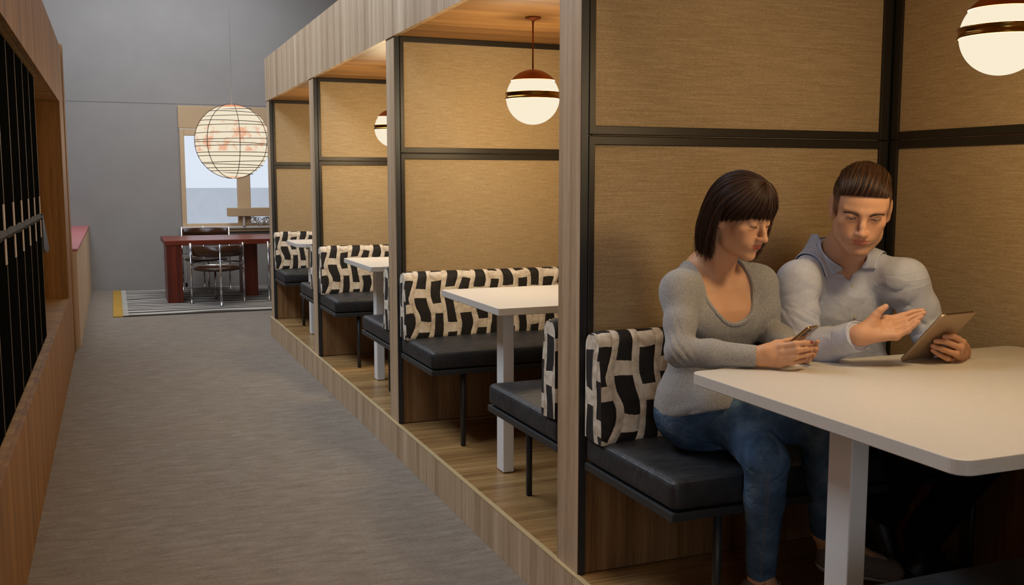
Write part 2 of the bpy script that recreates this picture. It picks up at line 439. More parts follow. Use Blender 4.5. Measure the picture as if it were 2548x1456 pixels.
def pad_back(x0, x1, yb, out, z0, h, t):
    """upholstered backrest, back face at y=yb, bulging towards out; UV in metres"""
    prof = []
    # (depth, height) profile, from bottom back, over the rolled top, to the bottom front
    prof += [(0.0, 0.0), (0.0, h*.3), (0.0, h*.6), (0.0, h-.05)]
    for a in np.linspace(180, 0, 12): prof.append((t*.40+t*.40*math.cos(math.radians(a)), h-.045+.045*math.sin(math.radians(a))))
    for s in np.linspace(.06, 1, 12):
        zz = (h-.045)*(1-s); prof.append((t*.80+t*.20*math.sin(s*math.pi*.62)**.8, zz))
    prof += [(t*.93, -.006), (t*.5, -.006)]
    n = len(prof); nx = max(6, int((x1-x0)/.02))
    arc = [0]
    for a, b in zip(prof, prof[1:]): arc.append(arc[-1]+math.hypot(b[0]-a[0], b[1]-a[1]))
    bm = bmesh.new(); uvl = bm.loops.layers.uv.new('UVMap'); rows = []
    for i in range(nx+1):
        fx = i/nx; x = x0+(x1-x0)*fx; e = 1-min(1, min(fx, 1-fx)*(x1-x0)/.018); sh_ = 1-.10*e*e
        row = []
        for j, (d, z) in enumerate(prof):
            dd = t*.5+(d-t*.5)*sh_; z_ = h*.5+(z-h*.5)*(1-.035*e*e)
            bump = .0030*math.sin(x*80+math.sin(z*35)*1.5)*math.sin(z*37+x*6) if d > t*.3 else 0
            row.append(bm.verts.new((x, yb+out*(dd+bump), z0+z_)))
        rows.append(row)
    def face(vs, uvs):
        f = bm.faces.new(vs); f.smooth = True
        for lp, uv in zip(f.loops, uvs): lp[uvl].uv = uv
    for i in range(nx):
        for j in range(n):
            j2 = (j+1) % n; a0 = arc[j]; a1 = arc[j+1] if j < n-1 else arc[j]+t*.5
            xa, xb_ = (x0+(x1-x0)*i/nx), (x0+(x1-x0)*(i+1)/nx)
            face([rows[i][j], rows[i][j2], rows[i+1][j2], rows[i+1][j]], [(xa, a0), (xa, a1), (xb_, a1), (xb_, a0)])
    for row, s in ((rows[0], -1), (rows[-1], 1)):
        cx = x0 if s < 0 else x1
        vs = [bm.verts.new(v.co+Vector((0, 0, 0))) for v in row]
        cen = bm.verts.new((cx+s*.006, yb+out*t*.5, z0+h*.5))
        for j in range(n):
            j2 = (j+1) % n
            uv = lambda v: (abs(v.co.y-yb)+cx+.041, v.co.z-z0+.03)
            face([vs[j2], vs[j], cen], [uv(vs[j2]), uv(vs[j]), uv(cen)])
    bmesh.ops.recalc_face_normals(bm, faces=bm.faces)
    me = bpy.data.meshes.new('backrest'); bm.to_mesh(me); bm.free(); me.materials.append(M['hide']); 
    edge = [Vector(v) for v in [(x0-.001, yb+out*(t*.5+(d-t*.5)*.9), z0+h*.5+(z-h*.5)*.965) for d, z in prof]]
    return me, edge

ZS = .648
def bench(y_div, out, depth, label, group='upholstered booth benches', h=.345, xe=2.545, xb=None):
    yf = y_div+out*depth; ylo, yhi = sorted((y_div+out*.006, yf)); x0 = XA+.012
    b = empty('bench', (1.9, (ylo+yhi)/2, ZP)); tag(b, label, 'bench', group)
    P, F = soft_box(x0, xe, ylo, yhi, .563, ZS, .020, .012)
    cu = np_mesh('seat_cushion', P, F, M['leather']); cu.parent = b; cu.matrix_parent_inverse = Matrix.Translation(b.location).inverted()
    r = .0032; e = .010
    loop = [(x0+e, ylo+.02, ZS-.006), (x0+e, yhi-.02, ZS-.006), (x0+.02, yhi-e*.8, ZS-.006), (xe-.02, yhi-e*.8, ZS-.006), (xe-e, yhi-.02, ZS-.006), (xe-e, ylo+.02, ZS-.006), (xe-.02, ylo+e*.8, ZS-.006), (x0+.02, ylo+e*.8, ZS-.006)]
    pp = MB().tube(loop, r, 6, closed=True).build('piping', M['leather']); pp.parent = cu
    ch(MB().box(x0-.002, xe, ylo, yhi+0.0, .536, .561, .003), 'bench_frame', M['steel'], b)
    yl = yf-out*.035
    for x in (x0+.165, xe-.08):
        ch(MB().tube([(x, yl, ZP), (x, yl, .537)], .0125, 12), 'leg', M['steel'], b)
    me, edge = pad_back(x0-.006, xb or xe-.004, y_div+out*.010, out, ZS-.004, h, .125)
    bk = link('backrest', me); bk.parent = b; bk.matrix_parent_inverse = Matrix.Translation(b.location).inverted()
    return b
bench(2.792, -1, .545, 'black leather bench with patterned backrest under the seated couple', xb=2.27)
bench(.823, 1, .70, 'black leather bench at the bottom right corner, facing the couple')
bench(4.972, -1, .545, 'black leather bench with long patterned backrest, far side of the first empty booth')
bench(2.993, 1, .68, 'black leather bench backing onto the couple\'s partition in the first empty booth')
bench(7.162, -1, .545, 'black leather bench on the far side of the second empty booth')
bench(5.173, 1, .68, 'black leather bench on the near side of the second empty booth')
bench(9.302, -1, .545, 'black leather bench on the far side of the farthest booth')
bench(7.363, 1, .62, 'black leather bench on the near side of the farthest booth')

def rrect(x0, x1, y0, y1, r, n=7):
    out = []
    for cx, cy, a0 in ((x1-r, y1-r, 0), (x0+r, y1-r, 90), (x0+r, y0+r, 180), (x1-r, y0+r, 270)):
        for k in range(n+1):
            a = math.radians(a0+90*k/n); out.append((cx+r*math.cos(a), cy+r*math.sin(a)))
    return out
def slab(poly, z0, z1, bev):
    m = MB(); n = len(poly); cx = sum(p[0] for p in poly)/n; cy = sum(p[1] for p in poly)/n
    def inset(d):
        o = []
        for i in range(n):
            a, b, c = Vector(poly[i-1]), Vector(poly[i]), Vector(poly[(i+1) % n])
            t = (c-a); nn = Vector((t.y, -t.x)).normalized(); o.append(b-nn*d)
        return o
    rings = []
    for d, z in ((bev, z0), (0, z0+bev), (0, z1-bev), (bev*.3, z1-bev*.3), (bev, z1)):
        rings.append([m.bm.verts.new((p.x, p.y, z)) for p in inset(d)])
    for A, B in zip(rings, rings[1:]):
        for i in range(n):
            f = m.bm.faces.new((A[i], A[(i+1) % n], B[(i+1) % n], B[i]))
    m.bm.faces.new(rings[0][::-1]); m.bm.faces.new(rings[-1]); return m
ZT = .95
def table(x0, x1, y0, y1, yl, label, r=.035):
    t = empty('table', ((x0+x1)/2, (y0+y1)/2, ZP)); tag(t, label, 'table', 'white booth tables')
    ch(slab(rrect(x0, x1, y0, y1, r), ZT-.030, ZT, .002), 'tabletop', M['laminate'], t)
    for xl in (x0+.145, x1-.30):
        ch(MB().box(xl, xl+.050, yl-.040, yl+.040, ZP, ZT-.030, .003), 'leg', M['leg_white'], t)
table(1.395, 2.54, 1.318, 2.236, 1.81, 'white laminate table in front of the seated couple')
table(1.395, 2.50, 3.64, 4.38, 4.00, 'white laminate table in the first empty booth, next to the couple\'s booth', .006)
table(1.385, 2.50, 5.70, 6.43, 6.20, 'white laminate table in the second empty booth', .006)
table(1.35, 2.45, 7.98, 8.62, 8.30, 'white laminate table in the farthest booth', .12)

GLOBE = emis('opal_glass', (1.0, .93, .80, 1), .0)
def opal():
    t = NT('lit_opal_glass')
    g = t.n('ShaderNodeNewGeometry'); lw = t.n('ShaderNodeLayerWeight'); lw.inputs[0].default_value = .35
    t.set(Base_Color=(.0, .0, .0, 1), Roughness=1); t.b.inputs['Specular IOR Level'].default_value = 0
    t.b.inputs['Emission Color'].default_value = (1.0, .88, .66, 1); t.b.inputs['Emission Strength'].default_value = .95
    return t.m
M['opal'] = opal()
def pendant(x, y, z, r, label, power, tone=(1.0, .76, .45)):
    p = empty('pendant_lamp', (x, y, ZC)); tag(p, label, 'lamp', 'globe pendant lamps in the booths')
    ch(MB().lathe([(0, ZC-.001), (.036, ZC-.001), (.036, ZC-.006), (.030, ZC-.010), (.010, ZC-.013), (.006, ZC-.022), (0, ZC-.022)], x, y, 24), 'ceiling_rose', M['copper'], p)
    ch(MB().tube([(x, y, ZC-.015), (x, y, z+r*.98)], .0038, 8), 'rod', M['copper'], p)
    def arc(a0, a1, n, rr=r): return [(rr*math.cos(math.radians(a)), z+rr*math.sin(math.radians(a))) for a in np.linspace(a0, a1, n)]
    cap = arc(37, 90, 12, r*1.03); cap[-1] = (0, z+r*1.03)
    ch(MB().lathe(cap, x, y, 40), 'cap', M['copper'], p)
    ch(MB().lathe(arc(7, 38.5, 10), x, y, 48), 'upper_glass', M['opal'], p)
    lo = arc(-90, -3, 20); lo[0] = (0, z-r)
    ch(MB().lathe(lo, x, y, 48), 'lower_glass', M['opal'], p)
    R1 = r*1.035
    ch(MB().lathe([(r*1.012, z-r*.075), (R1, z-r*.07), (R1*1.01, z-r*.02), (R1*.985, z+.0), (R1*.985, z+r*.11), (R1*1.01, z+r*.13), (R1, z+r*.18), (r*1.012, z+r*.185)], x, y, 48), 'band', M['brass'], p)
    l = bpy.data.lights.new('globe_light', 'POINT'); l.energy = power; l.color = tone; l.shadow_soft_size = r*1.008; l.use_soft_falloff = False
    lo_ = bpy.data.objects.new('globe_light', l); COL.objects.link(lo_); lo_.location = (0, 0, z-ZC); lo_.parent = p
    return p
LP = 30
pendant(1.904, 1.748, 1.783, .0915, 'opal globe pendant with brass band above the seated couple\'s table', 18, (1.0, .73, .40))
pendant(1.785, 4.218, 1.825, .121, 'opal globe pendant with copper cap and brass band in the first empty booth', LP)
pendant(1.72, 6.40, 1.79, .121, 'opal globe pendant half hidden behind the post of the second empty booth', LP)
pendant(1.80, 8.35, 1.80, .121, 'opal globe pendant in the farthest booth, hidden behind its partition', LP*.8)

# ------------------------------------------------------------------ locker wall on the left
XL = -.345
u = empty('locker_cabinet', (XL-.3, 6, 0)); tag(u, 'tall teak cabinet with two rows of black lockers along the left of the aisle', 'cabinet')
ZL0, ZL1 = .545, 2.05; YO = 8.42
ch(MB().box(XL-.02, XL, -1, 9.05, 0, ZL0).box(XL-.02, XL, YO, 9.05, ZL0, ZL1).box(XL-.02, XL, -1, 3.06, ZL0, ZL1), 'front_boards', M['teak_v'], u)
ch(MB().box(XL-.02, XL, -1, 9.05, ZL1, 2.53), 'fascia', M['teak_v'], u)
ch(MB().box(XL-.62, XL-.02, -1, 9.05, ZL0-.02, ZL0-.001).box(XL-.62, XL-.02, -1, 9.05, ZL1+.001, ZL1+.02), 'shelf_board', M['teak_y'], u)
ch(MB().box(XL-.62, XL-.02, YO, YO+.02, ZL0, ZL1).box(XL-.64, XL-.62, -1, 9.05, 0, 2.53), 'niche_lining', M['teak_v'], u)
ch(MB().box(XL-.62, XL-.02, 9.03, 9.05, 0, 2.53).box(XL-.62, XL-.02, -1, 9.05, 2.51, 2.53), 'end_panel', M['teak_v'], u)
ch(MB().box(XL-.03, XL-.012, 9.05, 9.14, 0, 2.53), 'shadow_gap', plain('deep_brown_recess', srgb(60, 36, 18), .7), u)
ch(MB().box(XL-.40, XL+.004, 9.14, 9.40, 0, 2.57, .002), 'end_fin', M['teak_v'], u)
XD = XL-.045
ch(MB().box(XD-.5, XD-.02, 3.062, 6.36, ZL0, ZL1-.01), 'locker_body', M['locker'], u)
ys = [3.08+.41*k for k in range(9)]
for k in range(8):
    ya, yb = ys[k]+.003, ys[k+1]-.003
    for (z0, z1, tz0, tz1) in ((1.255, ZL1-.012, 1.262, 1.362), (ZL0+.004, 1.235, 1.130, 1.228)):
        dd = ch(MB().box(XD-.02, XD, ya, yb, z0, z1, .001), 'door', M['locker'], u)
        e = MB().box(XD-.018, XD+.0015, yb-.006, yb+.001, z0, z1).build('edge_strip', M['locker_edge']); e.parent = dd; e.matrix_parent_inverse = Matrix.Translation(-u.location) @ Matrix.Identity(4); e.matrix_parent_inverse = Matrix.Translation(u.location).inverted() @ Matrix.Translation(u.location)
        e.matrix_parent_inverse = Matrix.Identity(4)
        tb = MB().box(XD, XD+.003, yb-.062, yb-.006, tz0, tz1).build('pull_tab', M['tab']); tb.parent = dd; tb.matrix_parent_inverse = Matrix.Identity(4)
    # twisted bronze lip between the rows
    m = MB(); n = 10
    for q in range(n):
        a0 = ya+(yb-ya)*q/n; a1 = ya+(yb-ya)*(q+1)/n; w0 = .012+.010*math.sin(math.pi*q/n); w1 = .012+.010*math.sin(math.pi*(q+1)/n)
        m.quad((XD, a0, 1.245+w0), (XD, a1, 1.245+w1), (XD+.014, a1, 1.245), (XD+.014, a0, 1.245)); m.quad((XD+.014, a0, 1.245), (XD+.014, a1, 1.245), (XD, a1, 1.245-w1), (XD, a0, 1.245-w0))
    ch(m, 'door_lip', M['bronze_lip'], u)
fl = MB(); 
for a in ((0, 0),):
    P8 = [(-.385, 6.365, 1.262), (-.345, 6.365, 1.262), (-.385, 6.80, 1.035), (-.33, 6.80, 1.035), (-.385, 6.37, 1.10), (-.345, 6.37, 1.10), (-.385, 6.72, 1.02), (-.33, 6.72, 1.02)]
fl.prism([(6.366, 1.262), (6.40, 1.262), (6.84, 1.045), (6.80, 1.02), (6.60, 1.02), (6.366, 1.06)], 'x', XD-.02, XD+.01)
ch(fl, 'hinged_flap', plain('slate_grey_laminate', srgb(44, 50, 54), .4), u)

# low wall with pink capping
lw = struct(MB().box(-.56, -.31, 9.41, 14.3, 0, .845).build('wall_low', plaster('cream_board', srgb(206, 178, 148))))
struct(MB().box(-.565, -.300, 9.405, 14.3, .845, .865, .002).build('trim_3', M['pink']))

# ------------------------------------------------------------------ far dining corner
rg = empty('rug', (1.2, 12.7, 0)); tag(rg, 'zebra-striped wool rug with a mustard band under the red wooden table', 'rug')
ch(MB().box(.055, 3.2, 11.36, 14.05, .0, .012, .003), 'field', M['rug'], rg)
ch(MB().box(-.045, .055, 11.36, 14.05, .0, .012, .003), 'end_band', M['yellow_band'], rg)
fr = MB()
for k in range(90):
    y = 11.38+k*.0296; fr.box(.055, .11, y, y+.012, .012, .014)
ch(fr, 'fringe_stitch', plain('pale_wool', srgb(200, 196, 186), .9), rg)
dt = empty('dining_table', (1.4, 12.8, .0125)); tag(dt, 'red-stained wooden dining table with slab legs by the far window', 'table')
ch(MB().box(.545, 2.6, 12.33, 13.45, .693, .752, .004), 'tabletop', M['red_wood'], dt)
for x0, x1, y0, y1 in ((.56, .735, 12.34, 12.95), (1.50, 1.66, 12.78, 13.38)):
    ch(MB().box(x0, x1, y0, y1, .0135, .692, .003), 'slab_leg', M['red_wood_v'], dt)

def chair(cx, cy, rz, top, label):
    c = empty('armchair', (cx, cy, .0135), rz); tag(c, label, 'chair', 'chrome and brown leather armchairs')
    R = .30
    def part(mb, name, mat): o = mb.build(name, mat); o.parent = c; return o
    for a in (-90, 0, 180, 90):
        x, y = R*math.cos(math.radians(a)), R*math.sin(math.radians(a))*(1.25 if a == -90 else 1); hgt = top if a != 90 else .40
        part(MB().tube([(x, y, 0), (x, y, hgt)], .0125, 12).tube([(x, y, 0), (x, y, .008)], .018, 12), 'leg', M['chrome'])
    part(MB().lathe([(0, .385), (.20, .383), (.265, .395), (.275, .41), (.262, .425), (.18, .436), (0, .44)], 0, 0, 36), 'seat', M['brown_leather'])
    pts = [(R*math.cos(math.radians(a)), R*math.sin(math.radians(a)), .47) for a in np.linspace(0, 360, 33)[:-1]]
    part(MB().tube(pts, .009, 8, closed=True), 'hoop', M['chrome'])
    m = MB(); b = m.bm; N = 24; rows = []
    for k in range(N+1):
        a = math.radians(180+180*k/N); e = abs(k/N-.5)*2; hh = .125*(1-.12*e**3)
        row = []
        for rr_ in (R-.004, R-.030):
            for z in (top-.02-hh, top-.02):
                row.append(b.verts.new((rr_*math.cos(a), (rr_)*math.sin(a)*1.12, z)))
        rows.append(row)
    for A, B in zip(rows, rows[1:]):
        for i, j in ((0, 1), (1, 3), (3, 2), (2, 0)): f = b.faces.new((A[i], A[j], B[j], B[i])); f.smooth = True
    b.faces.new((rows[0][0], rows[0][1], rows[0][3], rows[0][2])); b.faces.new((rows[-1][0], rows[-1][1], rows[-1][3], rows[-1][2]))
    part(m, 'backrest', M['brown_leather'])
    return c
chair(1.12, 12.22, 0, .71, 'chrome-legged brown leather armchair nearest, centred under the red table')
chair(1.12, 13.72, math.pi, .83, 'chrome-legged brown leather armchair on the window side of the red table')
chair(2.02, 12.30, .1, .71, 'chrome-legged brown leather armchair half hidden by the booth row')

# lantern
LX, LY, LZ, LR = 1.352, 12.3, 1.914, .428
def lantern_mat():
    t = NT('painted_paper')
    v = t.coord(); s = t.n('ShaderNodeSeparateXYZ'); t.l(v, s.inputs[0])
    n = t.noise(v, 9, 4, .6, .5)
    # peach blossoms kept to a band, and a peach crown
    zc = t.math('ABSOLUTE', t.math('SUBTRACT', s.outputs[2], .05)); band = t.math('LESS_THAN', zc, .17)
    yc = t.math('LESS_THAN', s.outputs[1], .05)
    bl = t.math('MULTIPLY', t.math('SUBTRACT', n, .50), 9, True); m1 = t.math('MULTIPLY', t.math('MULTIPLY', band, bl), yc)
    crown = t.math('GREATER_THAN', s.outputs[2], .395); m = t.math('MAXIMUM', t.math('MULTIPLY', m1, .75), crown)
    low = t.math('LESS_THAN', s.outputs[2], -.41); m = t.math('MAXIMUM', m, t.math('MULTIPLY', low, .6))
    col = t.mix(m, (1.0, .88, .66, 1), (.95, .40, .22, 1))
    t.set(Base_Color=(.0, .0, .0, 1), Roughness=1); t.b.inputs['Specular IOR Level'].default_value = 0; t.l(col, t.b.inputs['Emission Color']); t.b.inputs['Emission Strength'].default_value = .88
    return t.m
ln = empty('paper_lantern', (LX, LY, LZ)); tag(ln, 'large glowing paper globe lantern with dark wire ribs above the dining table', 'lamp')
prof = [(LR*math.cos(a), LR*math.sin(a)) for a in np.linspace(-math.pi/2, math.pi/2, 41)]; prof[0] = (0, -LR*1.02); prof[-1] = (0, LR)
MB().lathe(prof, 0, 0, 64).build('paper_shade', lantern_mat(), ln)
M['wire'] = plain('dark_wire', srgb(40, 26, 16), .5)
wr = MB()
for zf in (.86, .79, .68, .53, .43, .22, .05, -.055, -.125, -.31, -.41, -.56, -.64, -.72, -.80, -.87):
    r_ = LR*math.sqrt(1-zf*zf)+.0075; tilt = .012*math.sin(zf*31)
    wr.tube([(r_*math.cos(a), r_*math.sin(a), LR*zf+tilt*math.cos(a)) for a in np.linspace(0, 2*math.pi, 49)[:-1]], .0042, 5, closed=True)
wr.build('ring_wire', M['wire'], ln)
mr = MB()
for k in range(7):
    az = k*2*math.pi/7+.3
    mr.tube([((LR+.0075)*math.cos(e)*math.cos(az), (LR+.0075)*math.cos(e)*math.sin(az), (LR+.0075)*math.sin(e)) for e in np.linspace(-1.5, 1.5, 30)], .0042, 5)
mr.build('meridian_wire', M['wire'], ln)
MB().tube([(0, 0, LR), (0, 0, 4.6-LZ)], .0015, 6).build('cord', plain('clear_grey_cord', srgb(140, 138, 136), .4), ln)
l = bpy.data.lights.new('lantern_light', 'POINT'); l.energy = 22; l.color = (1.0, .74, .48); l.shadow_soft_size = LR*1.003; l.use_soft_falloff = False
lo_ = bpy.data.objects.new('lantern_light', l); COL.objects.link(lo_); lo_.parent = ln

# ------------------------------------------------------------------ daylight and added fill lamps
def area(name, loc, size, rot, energy, color):
    l = bpy.data.lights.new(name, 'AREA'); l.shape = 'RECTANGLE'; l.size, l.size_y = size; l.energy = energy; l.color = color
    o = bpy.data.objects.new(name, l); COL.objects.link(o); o.location = loc; o.rotation_euler = rot; return o
area('ceiling_daylight', (-.7, 6.6, 4.4), (1.4, 7.4), (0, math.radians(-24), 0), 250, (.78, .88, 1.0))
area('ceiling_daylight_far', (.6, 12.4, 4.5), (3.0, 2.6), (0, 0, 0), 105, (.84, .90, 1.0))
area('warm_fill_near', (.7, 1.6, 3.6), (1.0, 2.0), (0, math.radians(32), 0), 30, (1.0, .72, .45))  # added warm fill for the near cabinet face and carpet, no real fixture
area('cool_fill_near', (-.25, -1.6, 1.5), (1.2, 2.0), (math.radians(90), 0, math.radians(-32)), 20, (.80, .88, 1.0))  # added cool fill behind the camera for aisle-facing faces, no real opening
wd = bpy.data.worlds.new('sky'); scene.world = wd; wd.use_nodes = True
bg = wd.node_tree.nodes['Background']; bg.inputs[0].default_value = (.80, .88, 1.0, 1); bg.inputs[1].default_value = .9
scene.view_settings.view_transform = 'Standard'; scene.view_settings.look = 'None'; scene.view_settings.exposure = 0; scene.view_settings.gamma = 1
scene.view_settings.use_curve_mapping = False
# ================================================================== bodies: distance fields -> one continuous surface
A3 = lambda *a: np.array(a, np.float64)
RC = np.array([[ROT[i][j] for j in range(3)] for i in range(3)])       # camera basis, used only to read places off the photo
def C(px, py, d):
    return RC @ np.array([px-1274, -(py-728), -F_PX])/F_PX*d + np.array([0, 0, EYE])
def Dv(dx, dy, dd): return RC @ np.array([dx, dy, -dd])
def unit(v): v = np.asarray(v, float); return v/np.linalg.norm(v)
def frame(fwd, up):
    f = unit(fwd); u = unit(np.asarray(up, float)-f*np.dot(up, f)); r = np.cross(f, u); return np.stack([r, f, u], 1)   # columns

class Shape:
    """ordered list of solids blended with smooth min / max"""
    def __init__(s): s.p = []
    def add(s, kind, data, cen, rad, k, op='u', tag_=None): s.p.append((kind, data, np.asarray(cen, float), rad, k, op)); return s
    def rc(s, a, b, r1, r2, k=.012, op='u'):
        a = np.asarray(a, float); b = np.asarray(b, float)
        return s.add('rc', (a, b, r1, r2), (a+b)/2, np.linalg.norm(b-a)/2+max(r1, r2), k, op)
    def chain(s, pts, rs, k=.012, op='u', k0=None):
        for i in range(len(pts)-1): s.rc(pts[i], pts[i+1], rs[i], rs[i+1], k0 if (k0 is not None and i == 0) else k, op)
        return s
    def el(s, c, r, R=np.eye(3), k=.012, op='u'):
        return s.add('el', (np.asarray(c, float), np.asarray(r, float), np.asarray(R, float)), c, max(r), k, op)
    def box(s, c, h, rr, R=np.eye(3), k=.01, op='u'):
        return s.add('bx', (np.asarray(c, float), np.asarray(h, float), rr, np.asarray(R, float)), c, float(np.linalg.norm(h))+rr, k, op)
    def loft(s, o, R, z, rx, ry, cy, k=.02, op='u', pw=2.0):
        z = np.asarray(z, float); rad = (z[-1]-z[0])/2+max(max(rx), max(ry)); cen = np.asarray(o)+R[:, 2]*(z[0]+z[-1])/2
        return s.add('lf', (np.asarray(o, float), R, z, np.asarray(rx, float), np.asarray(ry, float), np.asarray(cy, float), pw), cen, rad, k, op)
    def plane(s, c, n, k=.004, op='s'):
        return s.add('pl', (np.asarray(c, float), unit(n)), c, 1e3, k, op)
    def fn(s, f, cen, rad, k=.004, op='s'):
        return s.add('fn', f, cen, rad, k, op)
    def prim(s, kind, d, P):
        if kind == 'rc':
            a, b, r1, r2 = d; ba = b-a; pa = P-a; t = np.clip(pa@ba/max(ba@ba, 1e-12), 0, 1)
            return np.linalg.norm(pa-t[:, None]*ba, axis=1)-(r1+(r2-r1)*t)
        if kind == 'el':
            c, r, R = d; q = (P-c)@R; k0 = np.linalg.norm(q/r, axis=1); k1 = np.linalg.norm(q/(r*r), axis=1)+1e-9
            return k0*(k0-1)/k1
        if kind == 'bx':
            c, h, rr, R = d; q = np.abs((P-c)@R)-h
            return np.linalg.norm(np.maximum(q, 0), axis=1)+np.minimum(q.max(1), 0)-rr
        if kind == 'lf':
            o, R, zz, rx, ry, cy, pw = d; q = (P-o)@R; z = np.clip(q[:, 2], zz[0], zz[-1])
            a = np.interp(z, zz, rx); b = np.interp(z, zz, ry); c_ = np.interp(z, zz, cy)
            x = np.abs(q[:, 0]); y = np.abs(q[:, 1]-c_)
            k0 = ((x/a)**pw+(y/b)**pw)**(1/pw); g = np.sqrt(x*x+y*y)+1e-9
            dd = g*(1-1/np.maximum(k0, .05)); dz = np.maximum(q[:, 2]-zz[-1], zz[0]-q[:, 2])
            return np.where(dz > 0, np.sqrt(np.maximum(dd, 0)**2+dz*dz), dd)
        if kind == 'pl': c, n = d; return (P-c)@n
        if kind == 'fn': return d(P)
    def __call__(s, P, cull=None):
        out = np.full(len(P), 1.0)
        for kind, d, cen, rad, k, op in s.p:
            if cull is not None and np.linalg.norm(cen-cull[0])-rad > cull[1]+.035+k: continue
            v = s.prim(kind, d, P)
            if op == 'u':
                h = np.maximum(k-np.abs(out-v), 0)/k; out = np.minimum(out, v)-h*h*k*.25
            elif op == 's':
                h = np.maximum(k-np.abs(out+v), 0)/k; out = np.maximum(out, -v)+h*h*k*.25
            elif op == 'i':
                h = np.maximum(k-np.abs(out-v), 0)/k; out = np.maximum(out, v)+h*h*k*.25
        return out
    def offset(s, t, keep=None):
        n = Shape()
        for (kind, d, cen, rad, k, op) in s.p: n.p.append((kind, d, cen, rad, k, op))
        n.t = t; return n

def mesh_sdf(f, cell, bounds=None, shape=None, NB=16):
    """surface nets on sparse blocks; f(P, cull) -> distance"""
    lo, hi = bounds
    lo = np.floor(np.asarray(lo)/cell)*cell; n = np.ceil((np.asarray(hi)-lo)/cell/NB).astype(int)
    bs = NB*cell; half = bs*math.sqrt(3)/2
    I, J, K = np.meshgrid(*[np.arange(m) for m in n], indexing='ij'); B = np.stack([I.ravel(), J.ravel(), K.ravel()], 1)
    cen = lo+(B+.5)*bs; v = f(cen, None); B = B[np.abs(v) < half*1.45+.012]
    g = np.arange(NB+1); G = np.stack([a.ravel() for a in np.meshgrid(g, g, g, indexing='ij')], 1)
    S = 1 << 20
    key = lambda c: (c[:, 0].astype(np.int64)*S+c[:, 1])*S+c[:, 2]
    ck, cv, edges = [], [], [[], [], []]; flips = [[], [], []]
    offs = np.array([[a, b, c] for a in (0, 1) for b in (0, 1) for c in (0, 1)])
    eds = [(0,1),(2,3),(4,5),(6,7),(0,2),(1,3),(4,6),(5,7),(0,4),(1,5),(2,6),(3,7)]
    for b in B:
        P = lo+(b*NB+G)*cell; c = lo+(b+.5)*bs
        D = f(P, (c, half)).reshape(NB+1, NB+1, NB+1)
        if D.min() > 0 or D.max() < 0: continue
        D = np.where(D == 0, 1e-9, D); s = D < 0
        corner = [s[o[0]:NB+o[0], o[1]:NB+o[1], o[2]:NB+o[2]] for o in offs]
        cnt = sum(x.astype(np.int8) for x in corner); act = np.argwhere((cnt > 0) & (cnt < 8))
        if len(act) == 0: continue
        val = np.stack([D[act[:, 0]+o[0], act[:, 1]+o[1], act[:, 2]+o[2]] for o in offs], 1)
        acc = np.zeros((len(act), 3)); num = np.zeros(len(act))
        for a, e in eds:
            va, ve = val[:, a], val[:, e]; m = (va < 0) != (ve < 0); t = np.where(m, va/(va-ve+1e-30), 0)
            acc += m[:, None]*(offs[a]+(offs[e]-offs[a])*t[:, None]); num += m
        ck.append(act+b*NB); cv.append(lo+(act+b*NB+acc/num[:, None])*cell)
        for ax in range(3):
            sl0 = [slice(0, NB)]*3; sl1 = [slice(0, NB)]*3; sl1[ax] = slice(1, NB+1)
            s0 = s[tuple(sl0)]; s1 = s[tuple(sl1)]; e = np.argwhere(s0 != s1)
            edges[ax].append(e+b*NB); flips[ax].append(s0[e[:, 0], e[:, 1], e[:, 2]])
    ck = np.concatenate(ck); cv = np.concatenate(cv); kk = key(ck); order = np.argsort(kk); kk = kk[order]; cv = cv[order]
    faces = []
    for ax in range(3):
        e = np.concatenate(edges[ax]); fl = np.concatenate(flips[ax]); u = np.zeros(3, int); w = np.zeros(3, int); u[(ax+1) % 3] = 1; w[(ax+2) % 3] = 1
        q = []; ok = np.ones(len(e), bool)
        for o in (u*0, u, u+w, w):
            c = e-o; neg = (c < 0).any(1); kq = key(np.maximum(c, 0)); i = np.minimum(np.searchsorted(kk, kq), len(kk)-1); ok &= (kk[i] == kq) & ~neg; q.append(i)
        q = np.stack(q, 1); q[~fl] = q[~fl][:, ::-1]; faces.append(q[ok])
    return cv, np.concatenate(faces)

def relax(v, f, it=1, lam=.5):
    for _ in range(it):
        acc = np.zeros_like(v); n = np.zeros(len(v))
        for a in range(4):
            b = (a+1) % 4
            np.add.at(acc, f[:, a], v[f[:, b]]); np.add.at(n, f[:, a], 1); np.add.at(acc, f[:, b], v[f[:, a]]); np.add.at(n, f[:, b], 1)
        v = v+(acc/np.maximum(n, 1)[:, None]-v)*lam
    return v
def build_sdf(name, f, cell, bounds, mat, parent=None, cols=None, it=1):
    v, q = mesh_sdf(f, cell, bounds); v = relax(v, q, it) if it else v
    o = np_mesh(name, v, q, mat, cols=None if cols is None else cols(v))
    if parent is not None: o.parent = parent; o.matrix_parent_inverse = Matrix.Translation(parent.location).inverted()
    return o

def wave3(P, s, seed=0):
    """cheap smooth pseudo-noise in [-1, 1]"""
    r = np.random.RandomState(seed); out = np.zeros(len(P))
    for i in range(5):
        d = r.randn(3); d /= np.linalg.norm(d); out += np.sin(P@d*s*(1+.5*i/2)+r.rand()*6.28+.8*np.sin(P@r.randn(3)*s*.5))
    return out/3.2
def folds(P, c, axis, rad, amp, freq, seed=0, slant=(0, 0, 0)):
    """creases across a limb near c"""
    q = P-np.asarray(c); a = q@unit(axis); w = np.exp(-(np.linalg.norm(q, axis=1)/rad)**2)
    ph = a*freq*.62+(q@np.asarray(slant))*freq*.7+wave3(P, 20, seed)*2.6
    m = np.clip(.55+wave3(P, 17, seed+40)*1.3, 0, 1)
    return amp*1.5*w*m*(1-np.abs(np.sin(ph))**.5*2.0)

